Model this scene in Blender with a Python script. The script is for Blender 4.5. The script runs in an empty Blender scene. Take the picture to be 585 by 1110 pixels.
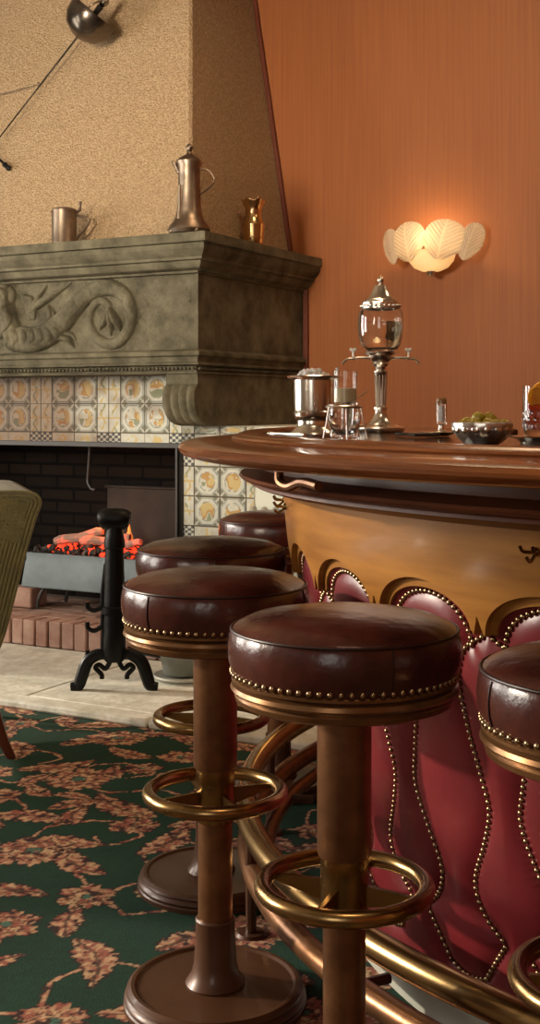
import bpy, math, random
import numpy as np
from mathutils import Vector, Matrix
random.seed(7); rng = np.random.default_rng(7)
S = bpy.context.scene
col = S.collection
PI = math.pi
# ------------------------------------------------------------------ frames
FPX, CX, HZ, HC = 1330.0, 292.5, 440.0, 1.155
P0 = Vector((-.3168, 5.3, 0)); U = Vector((.8805, -.474, 0)); V = Vector((.474, .8805, 0))
WV = 1.02                                   # wall behind the fireplace
def F(a, v, z): return P0 + U*a + V*v + Vector((0, 0, z))
def at(px, py, Y): return Vector(((px-CX)/FPX*Y, Y, HC+(HZ-py)/FPX*Y))
def pz(px, py, z):
    Y = FPX*(HC-z)/(py-HZ); return at(px, py, Y)
def pav(px, py, v):                          # (a, z) where the ray meets the plane v
    s = (px-CX)/FPX
    a = (s*(P0.y+V.y*v)-P0.x-V.x*v)/(U.x-s*U.y)
    Y = P0.y+V.y*v+U.y*a
    return a, HC+(HZ-py)/FPX*Y
# ------------------------------------------------------------------ materials
def lin(c):
    return tuple(((x/255)/12.92 if x/255 <= .04045 else ((x/255+.055)/1.055)**2.4) for x in c)
def newmat(name):
    m = bpy.data.materials.new(name); m.use_nodes = True
    nt = m.node_tree; b = nt.nodes['Principled BSDF']
    return m, nt, b
def rgba(c): return (c[0], c[1], c[2], 1)
def M(name, c, rough=.5, metal=0, c2=None, nscale=8, detail=5, lo=.35, hi=.65, bump=0, bscale=60, bdist=.01, coat=0, spec=.5,
      stretch=(1, 1, 1), attr=None, trans=0, ior=1.45, rvar=0, sheen=0, bdetail=4):
    m, nt, b = newmat(name); N = nt.nodes; L = nt.links
    b.inputs['Base Color'].default_value = rgba(c); b.inputs['Roughness'].default_value = rough
    b.inputs['Metallic'].default_value = metal; b.inputs['Coat Weight'].default_value = coat
    b.inputs['Coat Roughness'].default_value = .08
    b.inputs['Specular IOR Level'].default_value = spec
    b.inputs['Transmission Weight'].default_value = trans; b.inputs['IOR'].default_value = ior
    if sheen: b.inputs['Sheen Weight'].default_value = sheen
    if attr:
        src = N.new('ShaderNodeAttribute'); src.attribute_name = attr; vec = src.outputs['Vector']
    else:
        src = N.new('ShaderNodeTexCoord'); vec = src.outputs['Object']
    mp = N.new('ShaderNodeMapping'); mp.inputs['Scale'].default_value = stretch; L.new(vec, mp.inputs['Vector'])
    if c2 is not None:
        n = N.new('ShaderNodeTexNoise'); n.inputs['Scale'].default_value = nscale; n.inputs['Detail'].default_value = detail
        n.inputs['Roughness'].default_value = .6
        L.new(mp.outputs[0], n.inputs['Vector'])
        r = N.new('ShaderNodeValToRGB'); r.color_ramp.elements[0].position = lo; r.color_ramp.elements[1].position = hi
        r.color_ramp.elements[0].color = rgba(c); r.color_ramp.elements[1].color = rgba(c2)
        L.new(n.outputs['Fac'], r.inputs['Fac']); L.new(r.outputs['Color'], b.inputs['Base Color'])
        if rvar:
            mr = N.new('ShaderNodeMapRange'); mr.inputs['To Min'].default_value = rough-rvar; mr.inputs['To Max'].default_value = rough+rvar
            L.new(n.outputs['Fac'], mr.inputs['Value']); L.new(mr.outputs[0], b.inputs['Roughness'])
    if bump:
        n = N.new('ShaderNodeTexNoise'); n.inputs['Scale'].default_value = bscale; n.inputs['Detail'].default_value = bdetail
        L.new(mp.outputs[0], n.inputs['Vector'])
        bp = N.new('ShaderNodeBump'); bp.inputs['Strength'].default_value = bump; bp.inputs['Distance'].default_value = bdist
        L.new(n.outputs['Fac'], bp.inputs['Height']); L.new(bp.outputs[0], b.inputs['Normal'])
    return m
def paintmat(name, rough, bump=0, bscale=300, bdist=.003, coat=0, sheen=0, spec=.5):
    m = M(name, (1, 1, 1), rough, spec=spec, bump=bump, bscale=bscale, bdist=bdist, coat=coat, sheen=sheen)
    nt = m.node_tree; a = nt.nodes.new('ShaderNodeAttribute'); a.attribute_name = 'paint'
    nt.links.new(a.outputs['Color'], nt.nodes['Principled BSDF'].inputs['Base Color']); return m
def emit(name, c, s):
    m, nt, b = newmat(name); b.inputs['Base Color'].default_value = rgba(c)
    b.inputs['Emission Color'].default_value = rgba(c); b.inputs['Emission Strength'].default_value = s; return m

MAT = dict(
 stucco=M('stucco', lin((194, 168, 134)), .92, c2=lin((160, 133, 100)), nscale=90, detail=3, bump=1.0, bscale=120, bdist=.022, spec=.15, bdetail=3),
 stone=M('stone', lin((112, 106, 86)), .85, c2=lin((74, 69, 54)), nscale=9, detail=8, bump=.7, bscale=45, bdist=.008, spec=.25, bdetail=8),
 hearth=M('hearth_stone', lin((222, 220, 208)), .85, c2=lin((190, 186, 170)), nscale=14, detail=8, bump=.6, bscale=40, bdist=.006, spec=.3),
 plaster=M('white_plaster', lin((214, 216, 202)), .8, bump=.2, bscale=30),
 iron=M('black_iron', lin((22, 21, 21)), .42, .6, bump=.3, bscale=50, bdist=.004),
 frameiron=M('frame_iron', lin((70, 68, 66)), .45, .8),
 soot=M('sooty_plate', lin((30, 27, 25)), .8, c2=lin((44, 38, 33)), nscale=9),
 leather=M('oxblood_leather', lin((84, 40, 31)), .25, c2=lin((56, 26, 21)), nscale=9, bump=.35, bscale=26, bdist=.006, rvar=.07, spec=.6),
 seam=M('leather_seam', lin((44, 20, 17)), .4),
 redleather=M('red_leather', lin((120, 35, 40)), .36, c2=lin((98, 26, 32)), nscale=5, bump=.12, bscale=60, bdist=.003, spec=.5),
 brass=M('aged_brass', (.40, .26, .10), .26, 1, c2=(.25, .15, .055), nscale=9, rvar=.06),
 stud=M('brass_stud', (.36, .25, .14), .3, 1),
 railbrass=M('rail_brass', (.42, .28, .12), .26, 1, c2=(.28, .17, .07), nscale=5, rvar=.05),
 copper=M('copper_brown', (.30, .145, .066), .34, .75, c2=(.16, .072, .034), nscale=11, detail=9, rvar=.08, bump=.08, bscale=40),
 darkbronze=M('dark_bronze', (.105, .043, .02), .4, .15, c2=(.07, .027, .012), nscale=6, rvar=.06, spec=.5, coat=.15),
 ringwood=M('bronzed_ring', (.27, .135, .055), .3, .7, c2=(.17, .08, .032), nscale=12, rvar=.06),
 mahog=M('mahogany', lin((146, 84, 40)), .26, c2=lin((106, 57, 27)), nscale=5, detail=8, attr='grain', stretch=(1, 12, 12), coat=.35),
 mahogm=M('mahogany_moulding', lin((104, 56, 30)), .42, c2=lin((76, 38, 20)), nscale=5, detail=8, attr='grain', stretch=(1, 12, 12), spec=.4),
 mahogd=M('mahogany_dark_polish', lin((44, 20, 13)), .09, c2=lin((34, 15, 10)), nscale=4, coat=.6),
 oak=M('golden_oak', lin((176, 120, 54)), .36, c2=lin((138, 88, 36)), nscale=3.2, detail=9, lo=.3, hi=.7, attr='grain', stretch=(1, 9, 9), coat=.08, spec=.4),
 darkwood=M('dark_wood', lin((40, 24, 14)), .45),
 silver=M('silver', (.92, .88, .80), .22, 1, c2=(.80, .75, .66), nscale=20, rvar=.05),
 hammered=M('hammered_silver', (.86, .83, .77), .3, 1, bump=.6, bscale=55, bdist=.006, bdetail=1),
 pewter=M('pewter', (.30, .235, .175), .4, 1, c2=(.18, .13, .095), nscale=14, rvar=.06),
 gilt=M('gilt_metal', (.62, .42, .20), .2, 1),
 glass=M('clear_glass', (1, 1, 1), .02, trans=1, ior=1.45),
 water=M('water', (.97, .98, .97), 0, trans=1, ior=1.33),
 ice=M('crushed_ice', (.95, .95, .95), .3, trans=.15, ior=1.31),
 wax=M('candle_wax', lin((236, 222, 176)), .5),
 porcelain=M('white_porcelain', (.85, .83, .78), .2, coat=.5),
 olive=M('green_olive', lin((178, 158, 50)), .22, c2=lin((146, 128, 30)), nscale=60, coat=.4),
 drink=M('red_drink', (.80, .10, .015), .03, trans=.75, ior=1.34),
 orange=M('orange_slice', lin((252, 178, 40)), .4, c2=lin((246, 146, 20)), nscale=90),
 orangepeel=M('orange_peel', lin((240, 170, 20)), .4),
 cork=M('cork', lin((196, 150, 100)), .8, c2=lin((170, 122, 76)), nscale=200),
 black=M('black_leather_board', lin((20, 16, 15)), .35),
 wallwood=M('wall_veneer', lin((150, 90, 47)), .5, c2=lin((139, 81, 42)), nscale=6, detail=8, attr='uvp', stretch=(12, .25, 1), spec=.3),
 room=M('room_plaster', lin((140, 116, 92)), .85), ceil=M('ceiling_plaster', lin((150, 132, 108)), .9),
 trim=M('red_trim', lin((94, 42, 24)), .4),
 floor=M('floor_boards', lin((60, 40, 26)), .6),
 greybox=M('grey_painted_steel', lin((112, 124, 128)), .5, c2=lin((94, 106, 110)), nscale=6),
 coal=M('coal', lin((46, 42, 40)), .8, c2=lin((150, 140, 132)), nscale=25, lo=.5, hi=.75),
 ember=emit('ember', (1.0, .06, .02), 1.1), flame=emit('flame', (1.0, .30, .06), .7),
 log=M('burnt_log', lin((150, 128, 112)), .9, c2=lin((56, 44, 40)), nscale=18),
 greypot=M('grey_pot', lin((128, 130, 120)), .55, c2=lin((108, 110, 100)), nscale=6), saucer=M('pale_saucer', lin((180, 180, 168)), .5),
 chairwood=M('chair_leg_wood', lin((84, 40, 26)), .35),
 guard=M('dark_guard_steel', (.20, .165, .13), .24, .9, c2=(.05, .04, .03), nscale=9), steel=M('dark_steel', (.30, .28, .25), .25, 1), handlegrip=M('sword_grip', lin((30, 22, 18)), .5),
 radiator=M('radiator_paint', lin((150, 146, 130)), .4),
 carpet=paintmat('axminster', 1.0, bump=.5, bscale=260, bdist=.004), tile=paintmat('delft_tile', .5, spec=.2),
 winframe=M('window_frame_paint', lin((220, 214, 200)), .5), pane=M('window_pane', (1, 1, 1), 0, trans=1, ior=1.02),
)
def logember():
    m, nt, b = newmat('glowing_log'); N = nt.nodes; L = nt.links
    t = N.new('ShaderNodeTexCoord'); n = N.new('ShaderNodeTexNoise'); n.inputs['Scale'].default_value = 22
    L.new(t.outputs['Object'], n.inputs['Vector']); r = N.new('ShaderNodeValToRGB')
    r.color_ramp.elements[0].position = .36; r.color_ramp.elements[1].position = .52
    r.color_ramp.elements[0].color = (.9, .07, .025, 1); r.color_ramp.elements[1].color = (0, 0, 0, 1)
    L.new(n.outputs['Fac'], r.inputs['Fac']); L.new(r.outputs[0], b.inputs['Emission Color']); b.inputs['Emission Strength'].default_value = .8
    b.inputs['Base Color'].default_value = rgba(lin((150, 120, 108))); b.inputs['Roughness'].default_value = .9; return m
MAT['glowlog'] = logember()
def brickmat(name, c1, c2, mortar, w=.22, h=.065, ms=.008, bump=.6):
    m, nt, b = newmat(name); N = nt.nodes; L = nt.links
    a = N.new('ShaderNodeAttribute'); a.attribute_name = 'uvp'
    t = N.new('ShaderNodeTexBrick'); t.inputs['Scale'].default_value = 1; t.inputs['Brick Width'].default_value = w
    t.inputs['Row Height'].default_value = h; t.inputs['Mortar Size'].default_value = ms
    t.inputs['Color1'].default_value = rgba(c1); t.inputs['Color2'].default_value = rgba(c2); t.inputs['Mortar'].default_value = rgba(mortar)
    L.new(a.outputs['Vector'], t.inputs['Vector']); L.new(t.outputs['Color'], b.inputs['Base Color'])
    bp = N.new('ShaderNodeBump'); bp.inputs['Strength'].default_value = bump; bp.inputs['Distance'].default_value = .006; bp.invert = True
    L.new(t.outputs['Fac'], bp.inputs['Height']); L.new(bp.outputs[0], b.inputs['Normal']); b.inputs['Roughness'].default_value = .9; b.inputs['Specular IOR Level'].default_value = .1
    return m
MAT['sootbrick'] = brickmat('sooty_brick', lin((30, 23, 19)), lin((19, 16, 14)), lin((9, 8, 8)))
MAT['brick'] = M('hearth_brick', lin((176, 146, 130)), .85, c2=lin((146, 108, 94)), nscale=9, detail=7, bump=.5, bscale=70, bdist=.005)
MAT['mortar'] = M('mortar', lin((110, 96, 84)), .95)
def corduroy():
    m = M('green_corduroy', lin((98, 90, 48)), .85, c2=lin((82, 75, 40)), nscale=30, sheen=.3)
    nt = m.node_tree; N = nt.nodes; L = nt.links
    a = N.new('ShaderNodeAttribute'); a.attribute_name = 'uvp'
    w = N.new('ShaderNodeTexWave'); w.wave_type = 'BANDS'; w.bands_direction = 'X'; w.inputs['Scale'].default_value = 26
    L.new(a.outputs['Vector'], w.inputs['Vector'])
    bp = N.new('ShaderNodeBump'); bp.inputs['Strength'].default_value = .8; bp.inputs['Distance'].default_value = .006
    L.new(w.outputs['Fac'], bp.inputs['Height']); L.new(bp.outputs[0], N['Principled BSDF'].inputs['Normal']); return m
MAT['corduroy'] = corduroy()
def leafglass():
    m, nt, b = newmat('frosted_leaf_glass'); N = nt.nodes; L = nt.links
    b.inputs['Base Color'].default_value = (.95, .82, .62, 1); b.inputs['Roughness'].default_value = .35
    b.inputs['Emission Color'].default_value = (1, .68, .34, 1); b.inputs['Emission Strength'].default_value = .10
    tr = N.new('ShaderNodeBsdfTranslucent'); pa = N.new('ShaderNodeAttribute'); pa.attribute_name = 'paint'; L.new(pa.outputs['Color'], tr.inputs['Color']); L.new(pa.outputs['Color'], b.inputs['Base Color'])
    mx = N.new('ShaderNodeMixShader'); mx.inputs[0].default_value = .72
    L.new(b.outputs[0], mx.inputs[1]); L.new(tr.outputs[0], mx.inputs[2]); L.new(mx.outputs[0], N['Material Output'].inputs['Surface']); return m
MAT['leafglass'] = leafglass()
MAT['bulb'] = emit('lamp_bulb', (1, .75, .42), 10)
# ------------------------------------------------------------------ mesh builder
OFF = {}
class MB:
    def __init__(s): s.v = []; s.f = []; s.g = []; s.hasg = False
    def add(s, vs, fs, g=None):
        o = len(s.v); s.v += [tuple(p) for p in vs]; s.f += [tuple(i+o for i in q) for q in fs]
        if g is not None: s.hasg = True; s.g += [tuple(x) for x in g]
        else: s.g += [(0, 0, 0)]*len(vs)
        return s
    def box(s, c, size, mat=None):
        sx, sy, sz = (q/2 for q in size); m = mat or Matrix.Identity(3); c = Vector(c)
        vs = [c+m@Vector((x*sx, y*sy, z*sz)) for x in (-1, 1) for y in (-1, 1) for z in (-1, 1)]
        return s.add(vs, [(0, 1, 3, 2), (4, 6, 7, 5), (0, 4, 5, 1), (2, 3, 7, 6), (0, 2, 6, 4), (1, 5, 7, 3)])
    def fbox(s, a0, a1, v0, v1, z0, z1):           # box aligned with the fireplace
        vs = [F(a, v, z) for a in (a0, a1) for v in (v0, v1) for z in (z0, z1)]
        return s.add(vs, [(0, 1, 3, 2), (4, 6, 7, 5), (0, 4, 5, 1), (2, 3, 7, 6), (0, 2, 6, 4), (1, 5, 7, 3)])
    def grid(s, P, close_u=False, close_v=False, g=None):   # P[i][j]
        n, m = len(P), len(P[0]); fs = []
        for i in range(n if close_u else n-1):
            for j in range(m if close_v else m-1):
                i2, j2 = (i+1) % n, (j+1) % m
                fs.append((i*m+j, i2*m+j, i2*m+j2, i*m+j2))
        return s.add([p for r in P for p in r], fs, None if g is None else [x for r in g for x in r])
    def lathe(s, prof, c=(0, 0, 0), n=48, a0=0, a1=2*PI, ring=False, grain=False):
        c = Vector(c); full = abs(a1-a0-2*PI) < 1e-6; k = n if full else n+1
        P = []; G = []
        acc = 0; arc = [0]
        for (r1, z1), (r2, z2) in zip(prof, prof[1:]): acc += math.hypot(r2-r1, z2-z1); arc.append(acc)
        rr = max(r for r, z in prof)
        for i in range(k):
            t = a0+(a1-a0)*i/n
            P.append([c+Vector((r*math.cos(t), r*math.sin(t), z)) for r, z in prof])
            G.append([(t*rr, q, 0) for q in arc])
        s.grid(P, close_u=full, close_v=ring, g=G if grain else None)
        return s
    def tube(s, path, r, n=12, closed=False, caps=True, flat=1.0):
        path = [Vector(p) for p in path]; m = len(path); rs = list(np.interp(np.linspace(0, 1, m), np.linspace(0, 1, len(r)), r)) if hasattr(r, '__len__') else [r]*m
        P = []; up = None
        for i, p in enumerate(path):
            if closed: t = path[(i+1) % m]-path[i-1]
            else: t = path[min(i+1, m-1)]-path[max(i-1, 0)]
            t.normalize()
            if up is None:
                up = Vector((0, 0, 1)) if abs(t.z) < .9 else Vector((1, 0, 0))
            x = t.cross(up)
            if x.length < 1e-6: x = t.orthogonal()
            x.normalize(); y = x.cross(t); up = y
            P.append([p+x*(rs[i]*math.cos(2*PI*k/n))+y*(rs[i]*flat*math.sin(2*PI*k/n)) for k in range(n)])
        o = len(s.v)
        s.grid(P, close_u=closed, close_v=True)
        if caps and not closed:
            s.f.append(tuple(o+k for k in range(n))); s.f.append(tuple(o+(m-1)*n+k for k in reversed(range(n))))
        return s
    def ball(s, c, r, n=12, m=8, sc=(1, 1, 1), rot=None):
        c = Vector(c); P = []
        rot = rot or Matrix.Identity(3)
        for i in range(m+1):
            ph = PI*i/m
            P.append([c+rot@Vector((r*sc[0]*math.sin(ph)*math.cos(2*PI*k/n), r*sc[1]*math.sin(ph)*math.sin(2*PI*k/n), r*sc[2]*math.cos(ph))) for k in range(n)])
        return s.grid(P, close_v=True)
    def stud(s, p, nrm, r):
        nrm = Vector(nrm).normalized(); x = nrm.orthogonal().normalized(); y = nrm.cross(x); p = Vector(p)
        n = 8; vs = []; fs = []
        for (q, h) in ((1, -.25), (1, .25), (.72, .62), (.3, .82)):
            vs += [p+(x*math.cos(2*PI*k/n)+y*math.sin(2*PI*k/n))*(r*q)+nrm*(r*h) for k in range(n)]
        for l in range(3):
            for k in range(n): fs.append((l*n+k, l*n+(k+1) % n, (l+1)*n+(k+1) % n, (l+1)*n+k))
        fs.append(tuple(3*n+k for k in range(n))); return s.add(vs, fs)
    def prism(s, pts, d):                          # closed outline of 3-D points pushed along d
        n = len(pts); d = Vector(d); pts = [Vector(p) for p in pts]
        return s.add(pts+[p+d for p in pts], [tuple(range(n))[::-1], tuple(range(n, 2*n))]+[(i, (i+1) % n, n+(i+1) % n, n+i) for i in range(n)])
    def build(s, name, mat, parent=None, angle=35, uv=None, paint=None, smooth=True, bevel=0, fixn=True, solid=0):
        if paint is True: paint = s.paint_
        off = OFF.get(parent.name, Vector()) if parent else Vector()
        me = bpy.data.meshes.new(name)
        me.from_pydata([tuple(Vector(p)-off) for p in s.v], [], s.f); me.validate(); me.update()
        if fixn:
            import bmesh
            bm = bmesh.new(); bm.from_mesh(me); bmesh.ops.recalc_face_normals(bm, faces=bm.faces); bm.to_mesh(me); bm.free()
        if smooth:
            me.shade_smooth(); me.set_sharp_from_angle(angle=math.radians(angle))
        if s.hasg and len(s.g) == len(me.vertices):
            at_ = me.attributes.new('grain', 'FLOAT_VECTOR', 'POINT'); at_.data.foreach_set('vector', np.array(s.g, dtype=np.float32).ravel())
        if uv:
            at_ = me.attributes.new('uvp', 'FLOAT_VECTOR', 'CORNER'); arr = np.zeros((len(me.loops), 3), np.float32)
            for p in me.polygons:
                nn = p.normal; da, dv, dz = abs(nn.dot(U)), abs(nn.dot(V)), abs(nn.z)
                for li in p.loop_indices:
                    co = me.vertices[me.loops[li].vertex_index].co+off-P0
                    a, v, z = co.dot(U), co.dot(V), co.z
                    arr[li] = (a, z, 0) if dv >= da and dv >= dz else ((v, z, 0) if da >= dz else (a, v, 0))
            at_.data.foreach_set('vector', arr.ravel())
        if paint is not None:
            at_ = me.attributes.new('paint', 'FLOAT_COLOR', 'POINT'); at_.data.foreach_set('color', np.hstack([paint, np.ones((len(paint), 1))]).astype(np.float32).ravel())
        o = bpy.data.objects.new(name, me); col.objects.link(o)
        me.materials.append(MAT[mat] if isinstance(mat, str) else mat)
        if parent: o.parent = parent; OFF[o.name] = off
        if bevel:
            b = o.modifiers.new('bevel', 'BEVEL'); b.width = bevel; b.segments = 2; b.limit_method = 'ANGLE'; b.angle_limit = .6
        if solid:
            b = o.modifiers.new('solidify', 'SOLIDIFY'); b.thickness = solid; b.offset = 0
        return o
def thing(name, label, cat, loc=(0, 0, 0), group=None, kind=None):
    o = bpy.data.objects.new(name, None); col.objects.link(o); o.location = loc; o.empty_display_size = .1
    OFF[o.name] = Vector(loc); o['label'] = label; o['category'] = cat
    if group: o['group'] = group
    if kind: o['kind'] = kind
    return o
def tag(o, label, cat, group=None, kind=None):
    o['label'] = label; o['category'] = cat
    if group: o['group'] = group
    if kind: o['kind'] = kind
    return o
def struct(o): o['kind'] = 'structure'; return o
def dup(root, loc, label, group=None, rz=0):
    r = root.copy(); col.objects.link(r); r.location = loc; r.rotation_euler = (0, 0, rz); r['label'] = label
    if group: r['group'] = group
    for ch in list(root.children):
        c = ch.copy(); col.objects.link(c); c.parent = r
        for g in ch.children:
            d = g.copy(); col.objects.link(d); d.parent = c
    return r
def smoothpath(pts, n=8):                          # Catmull-Rom
    pts = [Vector(p) for p in pts]; out = []
    for i in range(len(pts)-1):
        p0, p1, p2, p3 = pts[max(i-1, 0)], pts[i], pts[i+1], pts[min(i+2, len(pts)-1)]
        for k in range(n):
            t = k/n
            out.append(.5*((2*p1)+(p2-p0)*t+(2*p0-5*p1+4*p2-p3)*t*t+(3*p1-p0-3*p2+p3)*t**3))
    return out+[pts[-1]]
def interp(x, xs, ys): return float(np.interp(x, xs, ys))
def vnoise(x, y, seed=0):                          # value noise on arrays
    def h(i, j): return np.modf(np.abs(np.sin(i*127.1+j*311.7+seed*74.7)*43758.5453))[0]
    xi, yi = np.floor(x), np.floor(y); xf, yf = x-xi, y-yi; u = xf*xf*(3-2*xf); w = yf*yf*(3-2*yf)
    return (h(xi, yi)*(1-u)+h(xi+1, yi)*u)*(1-w)+(h(xi, yi+1)*(1-u)+h(xi+1, yi+1)*u)*w
# ------------------------------------------------------------------ room shell
CEIL, A0, A1, V0 = 3.55, -3.3, 4.6, -7.2
struct(MB().fbox(A0-.1, A1+.1, V0-.1, WV+.1, -.12, -.012).build('floor', 'floor'))
struct(MB().fbox(A0-.1, A1+.1, V0-.1, WV+.1, CEIL, CEIL+.1).build('ceiling', 'ceil'))
struct(MB().fbox(A0-.1, A1+.1, WV, WV+.1, -.012, CEIL).build('wall_back', 'wallwood', uv=True))
struct(MB().fbox(A1, A1+.1, V0, WV, -.012, CEIL).build('wall_right', 'wallwood', uv=True))
def wall_with_windows(name, along_v, pos, lo, hi, wins):
    mb = MB(); d = .1 if pos > 0 else -.1
    def b(p0, p1, z0, z1):
        if along_v: mb.fbox(min(pos, pos+d), max(pos, pos+d), p0, p1, z0, z1)
        else: mb.fbox(p0, p1, min(pos, pos+d), max(pos, pos+d), z0, z1)
    x = lo
    for (w0, w1, z0, z1) in wins:
        b(x, w0, -.012, CEIL); b(w0, w1, -.012, z0); b(w0, w1, z1, CEIL); x = w1
    b(x, hi, -.012, CEIL); struct(mb.build(name, 'room'))
WL = [(-4.9, -3.4, .75, 2.7), (-2.6, -1.2, .75, 2.7)]
WF = [(-.45, .75, 1.5, 2.95), (2.3, 3.6, .9, 2.7)]  # second opening is added for front fill and silver reflections
wall_with_windows('wall_left', True, A0, V0, WV, WL)
wall_with_windows('wall_front', False, V0, A0, A1, WF)
def window(idx, along_v, pos, w0, w1, z0, z1, nb, nh):
    mb = MB(); t = .045
    def b(p0, p1, q0, q1):
        if along_v: mb.fbox(pos-.07, pos-.02, p0, p1, q0, q1)
        else: mb.fbox(p0, p1, pos-.07, pos-.02, q0, q1)
    b(w0, w0+t, z0, z1); b(w1-t, w1, z0, z1); b(w0, w1, z0, z0+t); b(w0, w1, z1-t, z1)
    for i in range(1, nb+1):
        x = w0+(w1-w0)*i/(nb+1); b(x-.02, x+.02, z0, z1)
    for i in range(1, nh+1):
        z = z0+(z1-z0)*i/(nh+1); b(w0, w1, z-.02, z+.02)
    f = struct(mb.build('window_%d' % idx, 'winframe'))
for i, w in enumerate(WL): window(i+1, True, A0, *w, 1, 2)
window(3, False, V0, *WF[0], 1, 1); window(4, False, V0, *WF[1], 1, 2)  # the last window is made up to carry the fill light
def area(name, loc, target, sx, sy, power, color, spread=180):
    l = bpy.data.lights.new(name, 'AREA'); l.shape = 'RECTANGLE'; l.size = sx; l.size_y = sy; l.energy = power; l.color = color; l.spread = math.radians(spread)
    o = bpy.data.objects.new(name, l); col.objects.link(o); o.location = loc
    o.rotation_euler = (Vector(target)-Vector(loc)).to_track_quat('-Z', 'Y').to_euler(); return o
# daylight through the three windows, plus an added front one for fill
for i, (w0, w1, z0, z1) in enumerate(WL):
    c = F(A0-.14, (w0+w1)/2, (z0+z1)/2); area('daylight_left', c, c+U, w1-w0, z1-z0, [155, 125][i], (1, .94, .84))
w0, w1, z0, z1 = WF[0]
c = F((w0+w1)/2, V0-.14, (z0+z1)/2); area('daylight_front', c, F(-.75, 0, 2.45), w1-w0, z1-z0, 54, (1, .85, .66), 50)
w0, w1, z0, z1 = WF[1]
c = F((w0+w1)/2, V0-.14, (z0+z1)/2); area('daylight_front', c, c+V, w1-w0, z1-z0, 26, (1, .92, .8))  # added fill behind the camera, brightens reflections in the silver
l = bpy.data.lights.new('sun', 'SUN'); l.energy = 3.2; l.angle = math.radians(1.2); l.color = (1, .88, .70)
o = bpy.data.objects.new('sun', l); col.objects.link(o); o.location = (-9, 7, 4); o.rotation_euler = Vector((.93, -.22, -.30)).to_track_quat('-Z', 'Y').to_euler()
# two unseen ceiling lights added as warm fill; third lamp gives the stool-seat highlights
for (a, v, e) in ((2.6, -3.6, 14), (2.9, -.4, 14), (.9, -.5, 16)):
    l = bpy.data.lights.new('ceiling_lamp_light', 'AREA'); l.shape = 'DISK'; l.size = .5; l.energy = e; l.color = (1, .70, .42)
    o = bpy.data.objects.new('ceiling_lamp_light', l); col.objects.link(o); o.location = F(a, v, CEIL-.06)
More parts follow.
